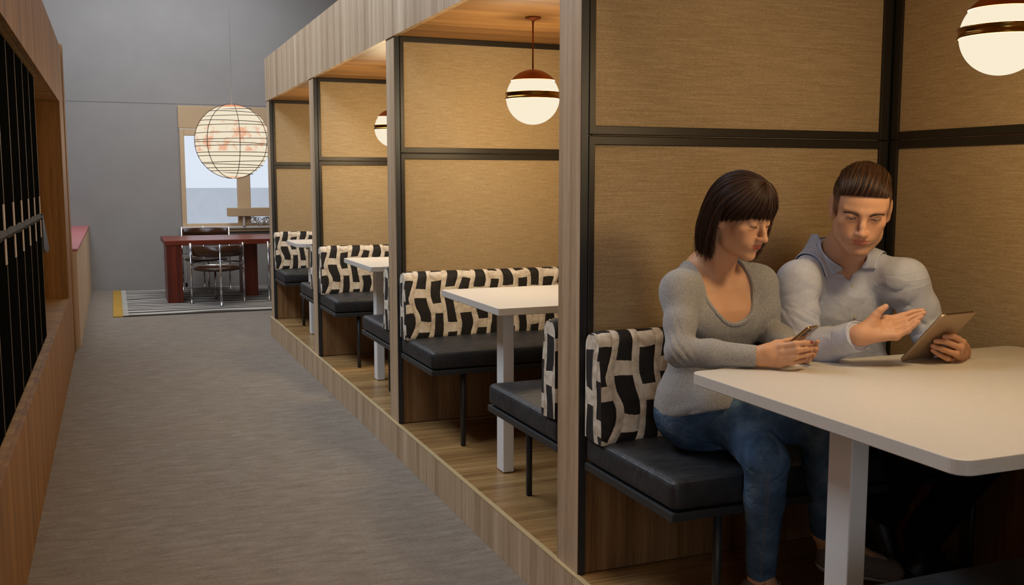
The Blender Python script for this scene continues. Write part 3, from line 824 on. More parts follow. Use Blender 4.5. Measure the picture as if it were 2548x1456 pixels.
# ---- a head, local frame: x to the side, y forward, z up, origin between the eyes' level and ears
def head(S, O, R, sx=1.0, male=True, slit=(.0042, -.0015), sc=1.0):
    T = lambda x, y, z: O+R@(np.array([x*sx, y, z])*sc)
    def el(c, r, k=.012, op='u', rot=None): S.el(T(*c), np.array(r)*sc*np.array([sx, 1, 1]), R if rot is None else R@rot, k*sc, op)
    def rc(a, b, r1, r2, k=.012, op='u'): S.rc(T(*a), T(*b), r1*sc, r2*sc, k*sc, op)
    m = 1.0 if male else 0.0
    el((0, -.014, .036), (.0765, .096, .082))
    el((0, .028, .030), (.066, .060, .060), .02)
    el((0, .024, -.034), (.0605-.002*(1-m), .060, .076), .02)
    el((0, .022, -.074), (.046+.004*m, .050, .034), .02)
    for s in (-1, 1):
        rc((s*.053, -.002, -.040), (s*(.042+.003*m), .012, -.074), .013, .013+.001*m, .020)
        rc((s*(.042+.003*m), .012, -.074), (s*(.012+.004*m), .064, -.101), .013+.001*m, .0115+.002*m, .020)
        el((s*(.035-.006*m), .030, -.050), (.018-.003*m, .028, .026), .014)
        el((s*(.043-.002*m), .051, -.022), (.021, .021, .017), .022)
        el((s*.030, .056, -.050), (.015, .016, .020), .020)
        rc((s*.010, .0835, .017), (s*.046, .066, .019), .0085+.0015*m, .008, .012)
    el((0, .070, -.102), (.017+.003*m, .016, .014), .014)
    for s in (-1, 1):
        el((s*.0315, .0945, -.001), (.0195, .0150, .0125), .012, 's')
    # nose
    rc((0, .080, .010), (0, .097, -.018), .0066+.0015*m, .0070+.0012*m, .012)
    rc((0, .096, -.018), (0, .1065, -.037), .0078, .0092, .006)
    el((0, .1060, -.0385), (.0098, .0088, .0082), .005)
    for s in (-1, 1):
        el((s*.0115, .0945, -.0415), (.0066, .0100, .0066), .009)
        el((s*.0060, .1005, -.0502), (.0028, .0050, .0028), .003, 's')
    # mouth
    el((0, .070, -.064), (.031, .022, .023), .016)
    rc((0, .086, -.052), (0, .0915, -.056), .004, .0035, .008)
    for s in (-1, 1):
        rc((s*.0015, .0912, -.0605), (s*.013, .0880, -.0622), .0038, .0036, .003)
        rc((s*.013, .0880, -.0622), (s*.0255, .0785, -.0655), .0036, .0012, .004)
        rc((0, .0895, -.0700), (s*.012, .0866, -.0695), .0050, .0046, .003)
        rc((s*.012, .0866, -.0695), (s*.0235, .0785, -.0665), .0046, .0012, .004)
    for s in (-1, 1):
        rc((0, .0965, -.0655), (s*.013, .0930, -.0655), .0013, .0013, .0028, 's')
        rc((s*.013, .0930, -.0655), (s*.0265, .0818, -.0660), .0013, .0010, .0028, 's')
    el((0, .0955, -.0835), (.018, .0075, .0045), .010, 's')
    # eyelids over the balls
    for s in (-1, 1):
        el((s*.0315, .0708, -.0005), (.0138, .0134, .0134), .007)
        el((s*.0315, .0860, slit[1]), (.0128, .0062, slit[0]), .0016, 's')
        # crease above the upper lid
        rc((s*.020, .0865, .0085), (s*.033, .0875, .0105), .0010, .0012, .003, 's'); rc((s*.033, .0875, .0105), (s*.044, .0805, .0070), .0012, .0008, .003, 's')
    # ears
    for s in (-1, 1):
        a = math.radians(s*24); tilt = np.array([[math.cos(a), -math.sin(a), 0], [math.sin(a), math.cos(a), 0], [0, 0, 1]])
        el((s*.0775, -.015, -.004), (.0060, .0185, .0305), .006, 'u', tilt)
        el((s*.0735, -.004, -.008), (.0060, .013, .022), .006)
        el((s*.0745, -.007, -.029), (.0060, .0095, .0115), .008, 'u', tilt)
        el((s*.0850, -.0125, .002), (.0045, .0105, .0190), .003, 's', tilt)
    return T

# ---- a hand given by joint positions; returns nail spots
def hand(S, wrist, fingers, thumb, dors, w=1.0, wr=.027, kf=.0045):
    """fingers: four lists [mcp, pip, dip, tip] from index to little; thumb: [cmc, mcp, ip, tip]; dors: back-of-hand direction"""
    dn = unit(dors); wrist = np.asarray(wrist, float); F = [[np.asarray(p, float) for p in f] for f in fingers]; th = [np.asarray(p, float) for p in thumb]
    m0, m3 = F[0][0], F[3][0]; ax = unit((m0+m3)/2-wrist)
    lat = unit(m0-m3)
    for i, f in enumerate(F):
        root = wrist+ax*.012+lat*(.016-.0105*i)*w-dn*.001
        S.rc(root, f[0]-dn*.003, .0155*w, .0118*w, .012)
    S.rc(wrist-ax*.01+lat*.008, (F[1][0]+wrist)/2, .018*w, .015*w, .012); S.rc(wrist-ax*.01-lat*.008, (F[2][0]+wrist)/2, .017*w, .014*w, .012)
    S.rc(wrist+lat*.008*w, th[0], .018*w, .0155*w, .012)
    S.rc(th[0], th[1], .0165*w, .0125*w, .012); S.rc(th[1], th[2], .0115*w, .0098*w, .005); S.rc(th[2], th[3], .0098*w, .0078*w, .003)
    rr = [(.0098, .0088, .0078, .0066), (.0100, .0090, .0080, .0068), (.0096, .0086, .0076, .0064), (.0084, .0076, .0068, .0058)]
    nails = []
    for f, r in zip(F, rr):
        S.rc(f[0], f[1], r[0]*w, r[1]*w, kf+.003); S.rc(f[1], f[2], r[1]*w, r[2]*w, kf*.6); S.rc(f[2], f[3], r[2]*w, r[3]*w, kf*.6)
        S.el(f[1]+dn*.0004, np.array([1, 1, 1])*r[1]*w*1.06, np.eye(3), .004); S.el(f[0]+dn*.002, np.array([1, 1, 1])*r[0]*w*1.02, np.eye(3), .008)
        d = unit(f[3]-f[2]); nn = unit(dn-d*np.dot(dn, d)); nails.append((f[3]-d*.001+nn*r[3]*w*.8, d, nn, r[3]*w))
    d = unit(th[3]-th[2]); nn = unit(lat-d*np.dot(lat, d)); nn = unit(nn*.4+dn*.9-d*np.dot(nn*.4+dn*.9, d)); nails.append((th[3]-d*.001+nn*.0078*w*.8, d, nn, .0078*w))
    return nails

def skin_mat(name):
    t = NT(name); a = t.n('ShaderNodeAttribute', attribute_name='tint')
    n = t.noise(t.coord(), 60, 4, .6); fine = t.noise(t.coord(), 900, 2, .6)
    c = t.mix(t.math('MULTIPLY', n, .16), a.outputs['Color'], (.42, .16, .09, 1))
    t.set(Base_Color=c, Roughness=.50); t.b.inputs['Subsurface Weight'].default_value = .18; t.b.inputs['Subsurface Radius'].default_value = (.010, .004, .002); t.b.inputs['Subsurface Scale'].default_value = 1.0
    t.b.inputs['Specular IOR Level'].default_value = .38
    t.bump(fine, .10, .0006); return t.m
def knit_mat():
    t = NT('grey_melange_knit'); v = t.coord(); n = t.noise(v, 800, 3, .75); m = t.noise(v, 240, 3, .6)
    f = t.math('ADD', t.math('MULTIPLY', n, .7), t.math('MULTIPLY', m, .3))
    t.set(Base_Color=t.ramp(f, [(.36, srgb(118, 117, 116)), (.50, srgb(150, 149, 147)), (.64, srgb(182, 180, 177))]), Roughness=.95); t.b.inputs['Specular IOR Level'].default_value = .1
    t.b.inputs['Sheen Weight'].default_value = .25
    t.bump(n, .35, .0015); return t.m
def shirt_mat():
    t = NT('pale_blue_chambray'); n = t.noise(t.coord(scale=(1, 1, .6)), 1300, 2, .5); m = t.noise(t.coord(), 40, 3, .5)
    t.set(Base_Color=t.ramp(t.math('ADD', t.math('MULTIPLY', n, .8), t.math('MULTIPLY', m, .2)), [(.4, srgb(172, 178, 196)), (.6, srgb(202, 207, 220))]), Roughness=.85); t.b.inputs['Specular IOR Level'].default_value = .15
    w = t.noise(t.coord(scale=(1, 1, 1.7), rot=(.5, .3, .6)), 6.5, 2, .45, 1.2); w = t.math('POWER', t.math('SUBTRACT', 1.0, t.math('MULTIPLY', t.math('ABSOLUTE', t.math('SUBTRACT', w, .5)), 5.0), True), 2.0)
    t.bump(t.math('ADD', t.math('MULTIPLY', w, 1.0), t.math('MULTIPLY', n, .04)), .17, .010); return t.m
def denim_mat():
    t = NT('indigo_denim'); n = t.noise(t.coord(scale=(1, 1, .4)), 600, 3, .7); m = t.noise(t.coord(), 12, 4, .6)
    f = t.math('ADD', t.math('MULTIPLY', n, .35), t.math('MULTIPLY', m, .65))
    t.set(Base_Color=t.ramp(f, [(.36, srgb(46, 64, 86)), (.52, srgb(72, 96, 122)), (.68, srgb(108, 132, 156))]), Roughness=.9); t.b.inputs['Specular IOR Level'].default_value = .12
    w = t.noise(t.coord(scale=(1, 1, 1.5), rot=(.3, .5, .2)), 14, 3, .5, 1.6); w = t.math('POWER', t.math('SUBTRACT', 1.0, t.math('MULTIPLY', t.math('ABSOLUTE', t.math('SUBTRACT', w, .5)), 5.0), True), 2.0)
    t.bump(t.math('ADD', t.math('MULTIPLY', w, 1.0), t.math('MULTIPLY', n, .12)), .22, .009); return t.m
def hair_mat(name, c1, c2):
    t = NT(name); a = t.n('ShaderNodeAttribute', attribute_name='tint')
    t.set(Base_Color=t.mix(t.n('ShaderNodeSeparateColor').outputs[0], c1, c2), Roughness=.42)
    sc = [x for x in t.t.nodes if x.bl_idname == 'ShaderNodeSeparateColor'][0]; t.l(a.outputs['Color'], sc.inputs[0])
    t.b.inputs['Specular IOR Level'].default_value = .32
    return t.m
def strands(name, paths, r0, r1, mat, parent, shade=None, sides=4):
    """paths: (N, M, 3) -> tapering fibres in one mesh"""
    P = np.asarray(paths, float); N, Mn, _ = P.shape
    T = np.zeros_like(P); T[:, 1:-1] = P[:, 2:]-P[:, :-2]; T[:, 0] = P[:, 1]-P[:, 0]; T[:, -1] = P[:, -1]-P[:, -2]
    T /= np.linalg.norm(T, axis=2, keepdims=True)+1e-12
    ref = np.array([.31, .52, .79]); U = np.cross(T, ref); U /= np.linalg.norm(U, axis=2, keepdims=True)+1e-12; Wv = np.cross(T, U)
    t = np.linspace(0, 1, Mn); rad = r0+(r1-r0)*t**2; rad = rad[None, :, None]*(1 if np.isscalar(r0) else 1)
    ang = np.arange(sides)*2*np.pi/sides
    Vt = P[:, :, None, :]+(U[:, :, None, :]*np.cos(ang)[None, None, :, None]+Wv[:, :, None, :]*np.sin(ang)[None, None, :, None])*rad[:, :, None, :]
    Vt = Vt.reshape(-1, 3)
    i = np.arange(N)[:, None, None]*Mn*sides; j = np.arange(Mn-1)[None, :, None]*sides; k = np.arange(sides)[None, None, :]; k2 = (k+1) % sides
    F = np.stack([i+j+k, i+j+k2, i+j+sides+k2, i+j+sides+k], -1).reshape(-1, 4)
    sh = np.random.RandomState(3).rand(N) if shade is None else shade
    cols = np.repeat(sh, Mn*sides)[:, None]*np.ones((1, 3))
    o = np_mesh(name, Vt, F, mat, cols=cols)
    if parent is not None: o.parent = parent; o.matrix_parent_inverse = Matrix.Translation(parent.location).inverted()
    return o
def sheet(name, G, mat, parent, shade=.2):
    """G: (A, B, 3) grid"""
    G = np.asarray(G); A, B, _ = G.shape; idx = np.arange(A*B).reshape(A, B)
    F = np.stack([idx[:-1, :-1], idx[1:, :-1], idx[1:, 1:], idx[:-1, 1:]], -1).reshape(-1, 4)
    o = np_mesh(name, G.reshape(-1, 3), F, mat, cols=np.full((A*B, 3), shade))
    if parent is not None: o.parent = parent; o.matrix_parent_inverse = Matrix.Translation(parent.location).inverted()
    return o
def joined(objs):
    """merge meshes of one material into the first object"""
    base = objs[0]; vs, fs, cs, off = [], [], [], 0
    for o in objs:
        me = o.data; n = len(me.vertices); v = np.empty(n*3, np.float32); me.vertices.foreach_get('co', v)
        q = np.empty(len(me.polygons)*4, np.int32); me.loops.foreach_get('vertex_index', q); c = np.empty(n*4, np.float32); me.color_attributes['tint'].data.foreach_get('color', c)
        vs.append(v.reshape(-1, 3)); fs.append(q.reshape(-1, 4)+off); cs.append(c.reshape(-1, 4)[:, :3]); off += n
    par = base.parent; name = base.name; mat = base.data.materials[0]
    for o in objs: bpy.data.objects.remove(o)
    o = np_mesh(name.split('.')[0], np.concatenate(vs), np.concatenate(fs), mat, cols=np.concatenate(cs))
    o.parent = par; o.matrix_parent_inverse = Matrix.Translation(par.location).inverted(); return o
def eyeball(T, R, c, r, gaze, mat, parent, sc=1.0):
    n, m = 40, 28; th = np.linspace(0, np.pi, m); ph = np.linspace(0, 2*np.pi, n, endpoint=False)
    d = np.stack([np.outer(np.sin(th), np.cos(ph)), np.outer(np.sin(th), np.sin(ph)), np.outer(np.cos(th), np.ones(n))], -1)
    # put the pole on the gaze so iris rings stay crisp
    g = unit(R@np.asarray(gaze)); X = unit(np.cross(g, [0, 0, 1])); Y = np.cross(g, X)
    th2 = np.concatenate([np.linspace(0, .55, 14), np.linspace(.6, np.pi, 14)])
    d = np.stack([np.outer(np.sin(th2), np.cos(ph)), np.outer(np.sin(th2), np.sin(ph)), np.outer(np.cos(th2), np.ones(n))], -1)
    P = T(*c)+(d[..., :1]*X+d[..., 1:2]*Y+d[..., 2:]*g)*r*sc
    a = np.repeat(th2, n); col = np.where((a < .17)[:, None], [.01, .01, .01], np.where((a < .50)[:, None], [.10, .085, .055], np.where((a < .54)[:, None], [.04, .03, .02], [.48, .42, .36])))
    idx = np.arange(m*n).reshape(m, n); i2 = np.roll(idx, -1, 1); F = np.stack([idx[:-1], idx[1:], i2[1:], i2[:-1]], -1).reshape(-1, 4)
    o = np_mesh('eye', P.reshape(-1, 3), F, mat, cols=col); o.parent = parent; o.matrix_parent_inverse = Matrix.Translation(parent.location).inverted(); return o
M['eye'] = NT('moist_eye'); _a = M['eye'].n('ShaderNodeAttribute', attribute_name='tint'); M['eye'].l(_a.outputs['Color'], M['eye'].b.inputs['Base Color']); M['eye'].b.inputs['Roughness'].default_value = .12; M['eye'] = M['eye'].m
# ================================================================== people
LIPS = Shape()
for _s in (-1, 1):
    LIPS.rc((_s*.0015, .0912, -.0605), (_s*.013, .0880, -.0622), .0038, .0036, .001); LIPS.rc((_s*.013, .0880, -.0622), (_s*.0255, .0785, -.0655), .0036, .0012, .001)
    LIPS.rc((0, .0895, -.0700), (_s*.012, .0866, -.0695), .0050, .0046, .001); LIPS.rc((_s*.012, .0866, -.0695), (_s*.0235, .0785, -.0665), .0046, .0012, .001)
def skin_cols(O, R, sc, sx, base, lip, nails, nailc, stubble=0.0, lid=-.0064):
    base, lip, nailc = A3(*base), A3(*lip), A3(*nailc)
    def f(v):
        L = ((v-O)@R)/sc; L[:, 0] /= sx; c = np.tile(base, (len(v), 1))
        m = np.clip(.5-LIPS(L)/.0022+.75, 0, 1)*(L[:, 1] > .07); m = (m*(np.linalg.norm(L-[0, .085, -.066], axis=1) < .04))[:, None]
        ch = np.exp(-((np.abs(L[:, 0])-.042)**2+(L[:, 1]-.062)**2+(L[:, 2]+.034)**2)/.0006)[:, None]*.30
        ch = np.maximum(ch, np.exp(-((L[:, 0])**2+(L[:, 1]-.105)**2+(L[:, 2]+.04)**2)/.00018)[:, None]*.25)
        c = c*(1-ch)+base*A3(1.02, .74, .70)*ch
        if stubble:
            q = np.clip((-.048-L[:, 2])/.02, 0, 1)*np.clip((L[:, 1]+.02)/.03, 0, 1)*np.clip((L[:, 2]+.135)/.02, 0, 1)*np.clip(1-np.abs(L[:, 0])/.1, 0, 1)*(np.linalg.norm(L, axis=1) < .2)
            c = c*(1-stubble*q[:, None])+A3(.16, .12, .10)*stubble*q[:, None]
        c = c*(1-m)+lip*m
        e = (np.exp(-((L[:, 2]-lid+.16*(np.abs(L[:, 0])-.0315)**2*60)/.0010)**2)*(np.abs(np.abs(L[:, 0])-.0315) < .0125)*(L[:, 1] > .074)*.8)[:, None]
        c = c*(1-e)+A3(.05, .025, .018)*e
        far = np.linalg.norm(L, axis=1) > .25
        # fingertips and knuckles run a little redder
        for ni, (p, d, n, r) in enumerate(nails):
            q = v-p; a = q@d; b = q@n; s = np.linalg.norm(q-np.outer(a, d)-np.outer(b, n), axis=1)
            t = ((a/(r*1.35))**2+(s/(r*.78))**2 < 1) & (b > -r*.75)&far; c[t] = nailc if (ni == 0 or stubble) else base*A3(1.08, .98, .95)
        return c
    return f

# ---------------------------------------------------------------- woman
def build_woman():
    P0 = A3(1.640, 2.500, .672); C7 = A3(1.628, 2.445, 1.225); TR = frame((.08, -1, 0), C7-P0)
    TW = lambda x, y, z: P0+TR@A3(x, y, z)
    O = C(1842, 535, 2.80); th, ph, ro = math.radians(17), math.radians(18), math.radians(0)
    f0 = A3(math.sin(th), -math.cos(th), 0); fw = f0*math.cos(ph)-A3(0, 0, 1)*math.sin(ph); up = A3(0, 0, 1)*math.cos(ph)+f0*math.sin(ph)
    HR = frame(fw, up); SC = .955; SX = .97
    sR, sL = A3(1.484, 2.435, 1.146), A3(1.758, 2.445, 1.152)
    eR, wR = C(1693, 876, 2.735), C(1886, 887, 2.672)
    eL, wL = C(1922, 828, 2.93), C(1978, 872, 2.76)
    hR, hL = A3(1.560, 2.50, .765), A3(1.715, 2.50, .755)
    kR, aR = A3(1.775, 2.165, .792), C(2052, 1326, 2.95)
    kL, aL = A3(1.605, 2.175, .700), C(1893, 1434, 2.86)
    rt = empty('person', (1.64, 2.5, .66)); tag(rt, 'woman with dark bob in grey sweater and jeans, looking down at a phone', 'person')

    def core(S, t=0.0, arms=True):
        z = np.array([0, .05, .11, .17, .23, .29, .35, .41, .47, .51, .545])
        S.loft(P0, TR, z, np.array([.10, .150, .168, .155, .132, .124, .132, .142, .140, .108, .050])+t, np.array([.07, .105, .112, .104, .092, .088, .094, .096, .082, .062, .045])+t,
               np.array([0, 0, 0, 0, 0, .004, .010, .008, .0, -.006, -.010]), .02)
        for s, sh in ((1, sR), (-1, sL)):
            S.rc(TW(s*.035, -.012, .525), sh+A3(0, 0, .006), .034+t, .032+t, .03)
            S.rc(TW(s*.05, .03, .47), sh+A3(0, 0, -.02), .042+t, .032+t, .03)
            S.rc(TW(s*.08, -.045, .42), sh+A3(0, 0, -.015), .042+t, .034+t, .03)
            S.el(TW(s*.064, .078, .375), (.060+t, .040+t, .055+t), TR, .05)
        if arms:
            for sh, el_, wr, s in ((sR, eR, wR, 1), (sL, eL, wL, -1)):
                S.rc(sh, sh*.45+el_*.55, .0355+t, .0335+t, .045); S.rc(sh*.45+el_*.55, el_, .0345+t, .0325+t, .02)
                S.rc(el_, el_*.6+wr*.4, .034+t, .031+t, .015); S.rc(el_*.6+wr*.4, wr, .031+t, .0225+t*.8, .015)
    B = Shape(); core(B)
    # neck
    nb = TW(0, -.012, .53); nt = O+HR@A3(0, -.030, -.075)
    B.rc(nb, nt, .050, .046, .03); B.rc(nb+A3(0, -.02, -.02), O+HR@A3(0, -.005, -.08), .040, .040, .03)
    for s in (-1, 1):
        B.rc(TW(s*.018, .052, .488), O+HR@A3(s*.052, -.02, -.05), .009, .012, .018)           # neck cords
        B.rc(TW(s*.020, .060, .483), TW(s*.115, .022, .515), .0085, .007, .016)               # collar bones
    T = head(B, O, HR, SX, False, (.0009, -.0064), SC)
    # legs
    for h_, k_, a_, s in ((hR, kR, aR, 1), (hL, kL, aL, -1)):
        B.rc(h_, k_, .076, .050, .04); B.rc(k_, k_*.65+a_*.35, .048, .049, .02); B.rc(k_*.65+a_*.35, a_, .047, .030, .02)
    # feet
    tR, tL = C(2222, 1421, 3.04), aL+A3(.02, -.16, -.085)
    hlR, hlL = C(2062, 1392, 2.985), aL+A3(.0, .035, -.065)
    B.rc(aR, hlR, .030, .026, .02); B.rc(aR, tR, .028, .020, .02); B.rc(aL, hlL, .030, .026, .02); B.rc(aL, tL, .028, .020, .02)
    # right hand round the phone
    FR = [[C(1944, 862, 2.645), C(1978, 856, 2.615), C(2002, 853, 2.612), C(2019, 853, 2.620)],
          [C(1948, 878, 2.640), C(1984, 871, 2.612), C(2006, 868, 2.616), C(2021, 868, 2.640)],
          [C(1946, 893, 2.642), C(1980, 888, 2.618), C(2004, 883, 2.624), C(2019, 879, 2.648)],
          [C(1940, 906, 2.650), C(1970, 903, 2.630), C(1990, 899, 2.632), C(2005, 894, 2.648)]]
    TH = [C(1906, 873, 2.66), C(1932, 856, 2.665), C(1955, 850, 2.665), C(1976, 844, 2.672)]
    nails = hand(B, wR, FR, TH, -RC[:, 2]*-1*.9+RC[:, 1]*.3, .90)
    # left hand behind it
    FL = [[C(1995, 868, 2.745), C(2020, 862, 2.725), C(2030, 856, 2.700), C(2034, 850, 2.680)],
          [C(1996, 880, 2.745), C(2020, 876, 2.725), C(2031, 870, 2.700), C(2029, 868, 2.676)],
          [C(1994, 890, 2.745), C(2016, 888, 2.725), C(2026, 883, 2.700), C(2024, 880, 2.680)],
          [C(1990, 898, 2.745), C(2008, 898, 2.725), C(2016, 895, 2.705), C(2014, 892, 2.690)]]
    TL = [C(1985, 872, 2.76), C(1990, 858, 2.745), C(1994, 846, 2.735), C(1998, 836, 2.725)]
    nails += hand(B, wL, FL, TL, RC[:, 0]*.8+RC[:, 1]*-.2-RC[:, 2]*.3, .88)
    lo = A3(1.30, 2.0, .20); hi = A3(2.40, 2.72, 1.50)
    skin = skin_mat('skin_woman')
    build_sdf('body', lambda P, c: B(P, c), .0024, (lo, hi), skin, rt,
              skin_cols(O, HR, SC, SX, (.60, .335, .190), (.46, .11, .075), nails, (.22, .03, .02)), 1)

    # sweater
    G = Shape(); core(G, .0075)
    G.rc(hR+A3(.01, .0, .03), hR+A3(.03, -.08, .035), .098, .088, .04); G.rc(hL+A3(-.01, .0, .03), hL+A3(-.03, -.08, .03), .098, .088, .04)
    cutR = wR+unit(wR-eR)*-.004
    def cut(c, n, rad):
        n = unit(n); return lambda P: np.maximum(-((P-c)@n), np.linalg.norm(P-c, axis=1)-rad)
    G.fn(cut(cutR, wR-eR, .16), cutR, .16, .002); cl = wL-unit(wL-eL)*.012; G.fn(cut(cl, wL-eL, .12), cl, .12, .002)
    hn = unit(A3(0.05, -.30, -1)); hc = P0+A3(0, -.02, .098)
    G.fn(lambda P: -((P-hc)@hn), hc, .3, .004)
    scoop = lambda P: scoop_d(P)
    def scoop_d(P):
        q = (P-P0)@TR; x, y, z = q[:, 0]-.004, q[:, 1], q[:, 2]
        w = .082
        d = np.maximum(np.abs(x)-w, (.352-z)); d = np.where(y < -.005, np.maximum(d, .495-z), d)
        e = np.sqrt((x/.080)**2+(np.minimum(z-.475, 0)/.098)**2+1e-9)-1
        dd = e*.078; dd = np.where(y < .0, np.maximum(dd, (.505-z)), dd)
        return dd
    G.fn(scoop_d, TW(0, .05, .48), .25, .003)
    def gf(P, c):
        d = G(P, c)
        d = d+folds(P, eR, wR-eR, .075, .0035, 210, 1, (0, 0, .6))+folds(P, eL, wL-eL, .07, .0035, 190, 2, (0, 0, .5))
        d = d+folds(P, hc+A3(0, -.05, .02), (0, 0, 1), .17, .0040, 120, 3, (.25, .2, 0))+folds(P, sR+A3(.04, -.03, -.08), (1, .3, .6), .07, .0030, 110, 5)+folds(P, sL+A3(-.04, -.03, -.08), (-1, .3, .6), .06, .0030, 110, 6)
        return d+.0012*wave3(P, 30, 4)
    knit = knit_mat()
    build_sdf('sweater', gf, .0036, (A3(1.28, 2.1, .70), A3(1.90, 2.70, 1.30)), knit, rt)
    def trim(P, c):
        return np.maximum(gf2(P, c)-.0030, np.abs(scoop_d(P)-.0040)-.0050)
    G2 = Shape(); core(G2, .0075, False)
    gf2 = lambda P, c: G2(P, c)+.0012*wave3(P, 30, 4)
    build_sdf('neck_trim', trim, .0026, (A3(1.45, 2.25, .98), A3(1.80, 2.60, 1.30)), knit, rt)
    # cuffs
    for w_, e_, r_ in ((cutR, eR, .0285),):
        n = unit(w_-e_); K = Shape(); K.rc(w_-n*.020, w_-n*.001, .0305, .0290, .001)
        build_sdf('cuff', lambda P, c: np.maximum(np.maximum(K(P, c), (P-w_)@n), -((P-w_)@n)-.022), .0022, (w_-.06, w_+.06), knit, rt)

    # jeans
    J = Shape(); t = .007
    J.loft(P0, TR, np.array([-.005, .05, .11, .15]), np.array([.105, .155, .172, .166]), np.array([.08, .112, .118, .112]), np.zeros(4), .02)
    J.rc(hR, A3(1.60, 2.50, .750), .098, .09, .03); J.rc(hL, A3(1.66, 2.50, .745), .095, .09, .03)
    for h_, k_, a_, r1, r2 in ((hL, kL, aL, .084, .060), (hR, kR, aR, .084, .060)):
        J.rc(h_, k_, r1, r2, .022); J.rc(k_, k_*.68+a_*.32, r2-.002, .055, .012); J.rc(k_*.68+a_*.32, a_, .055, .039, .012)
    for a_, k_ in ((aR, kR), (aL, kL)):
        c_ = a_+unit(k_-a_)*.012; J.fn(cut(c_, a_-k_, .16), c_, .16, .001)
    J.fn(lambda P: (P[:, 2]-(.872)), A3(1.64, 2.5, .9), .3, .004, 'i')
    jf = lambda P, c: (J(P, c)+folds(P, kR, kR-hR, .085, .0038, 150, 7, (.4, 0, .8))+folds(P, kL+A3(0, 0, -.01), aL-kL, .075, .0038, 170, 8, (.3, 0, .4))
                       +folds(P, aR+A3(0, 0, .06), (0, 0, 1), .06, .0022, 160, 9)+folds(P, aL+A3(0, 0, .07), (0, 0, 1), .07, .0022, 150, 10)
                       +folds(P, hR+A3(.02, -.08, .03), (.5, -1, 0), .09, .0030, 100, 11, (0, 0, .5))+.0012*wave3(P, 26, 12))
    jeans = build_sdf('jeans', jf, .0036, (A3(1.40, 2.05, .26), A3(2.05, 2.70, .92)), denim_mat(), rt)
    # stitched seam down the near shin and round both hems
    st = plain('ochre_thread', srgb(150, 112, 62), .8)
    def on_surface(f, p, d, dist=.15):
        ts = np.linspace(0, dist, 120); P = p+np.outer(ts, d); v = f(P, None); i = np.argmax(v < 0) if (v < 0).any() else -1
        return P[i]
    m = MB(); side = unit(np.cross(unit(aL-kL), -RC[:, 2]))
    view = RC[:, 2]
    pts = []
    for q in np.linspace(.05, .97, 60):
        b = kL*(1-q)+aL*q; pts.append(on_surface(jf, b-RC[:, 0]*.012+view*.12, -view, .2)+view*.0012)
    for a, b in zip(pts[::2], pts[1::2]): m.tube([Vector(a), Vector(b)], .0008, 5)
    for a, b in zip(pts[::2], pts[1::2]): m.tube([Vector(a+RC[:, 0]*.0055), Vector(b+RC[:, 0]*.0055)], .0008, 5)
    s_ = m.build('seam_stitching', st); s_.parent = jeans; s_.matrix_parent_inverse = Matrix.Identity(4)

    # shoes
    up_m = NT('grey_knit_sneaker'); n_ = up_m.noise(up_m.coord(), 480, 3, .7); up_m.set(Base_Color=up_m.ramp(n_, [(.4, srgb(86, 78, 72)), (.6, srgb(140, 130, 122))]), Roughness=.9); up_m.bump(n_, .3, .002); up_m = up_m.m
    sole = plain('pale_rubber_sole', srgb(196, 186, 172), .6); lace = plain('grey_lace', srgb(150, 136, 118), .8)
    def shoe(ank, heel, toe, upv):
        d = unit(toe-heel); u = unit(upv-d*np.dot(upv, d)); L = np.linalg.norm(toe-heel); R = frame(d, u); r = R[:, 0]
        S = Shape(); S.rc(heel+u*.004, heel+d*L*.35+u*.002, .037, .038, .02); S.rc(heel+d*L*.35, toe-d*.015, .039, .034, .02); S.el(toe-d*.01, (.040, .040, .028), R, .02)
        S.rc(heel+d*.01+u*.02, ank*.6+(heel+d*.03)*.4, .036, .037, .02); S.rc(ank*.45+(heel+d*.05)*.55, heel+d*L*.72+u*.004, .036, .030, .03)
        bottom = heel-u*.030; S.fn(lambda P: -((P-bottom)@u), bottom, .3, .004, 'i')
        topc = ank+unit(ank-heel)*-.008; S.fn(cut(topc, ank-heel-d*.02, .08), topc, .08, .004)
        sh_ = build_sdf('shoe', lambda P, c: S(P, c), .003, (np.minimum(heel, toe)-.09, np.maximum(heel, toe)+.13), up_m, rt)
        Z = Shape(); Z.rc(heel, heel+d*L*.35, .0415, .042, .02); Z.rc(heel+d*L*.35, toe-d*.012, .043, .038, .02)
        so = build_sdf('sole', lambda P, c: np.maximum(Z(P, c), np.abs((P-bottom)@u+.002)-.011), .0028, (np.minimum(heel, toe)-.09, np.maximum(heel, toe)+.09), sole)
        so.parent = sh_; so.matrix_parent_inverse = Matrix.Identity(4)
        lm = MB(); f = lambda P, c: S(P, c)
        prev = None
        for k in range(7):
            b = heel+d*(L*.38+k*L*.062); l_ = on_surface(f, b+r*.020+u*.10, -u, .2)+u*.0015; r_ = on_surface(f, b-r*.020+u*.10, -u, .2)+u*.0015; mid = on_surface(f, b+u*.12, -u, .2)+u*.004
            lm.tube([Vector(l_), Vector(mid), Vector(r_+d*.008)], .0019, 6); lm.tube([Vector(r_), Vector(mid), Vector(l_+d*.008)], .0019, 6)
        for s in (-1, 1):
            b = heel+d*L*.36; m0 = on_surface(f, b+u*.13, -u, .25)
            lm.tube([Vector(m0+u*.003), Vector(m0+r*s*.02+u*.018), Vector(m0+r*s*.034+u*.006), Vector(m0+r*s*.016+u*.004+d*.01)], .0019, 6)
        lo_ = lm.build('laces', lace); lo_.parent = sh_; lo_.matrix_parent_inverse = Matrix.Identity(4)
    shoe(aR, hlR, tR, A3(-.1, -.1, 1)); shoe(aL, hlL, tL, A3(0, -.45, 1))

    # hair: bob with a full fringe
    hm = hair_mat('dark_brown_hair', srgb(34, 21, 15), srgb(88, 58, 40))
    rnd = np.random.RandomState(11)
    HT = lambda L: O+(L*SC)@HR.T
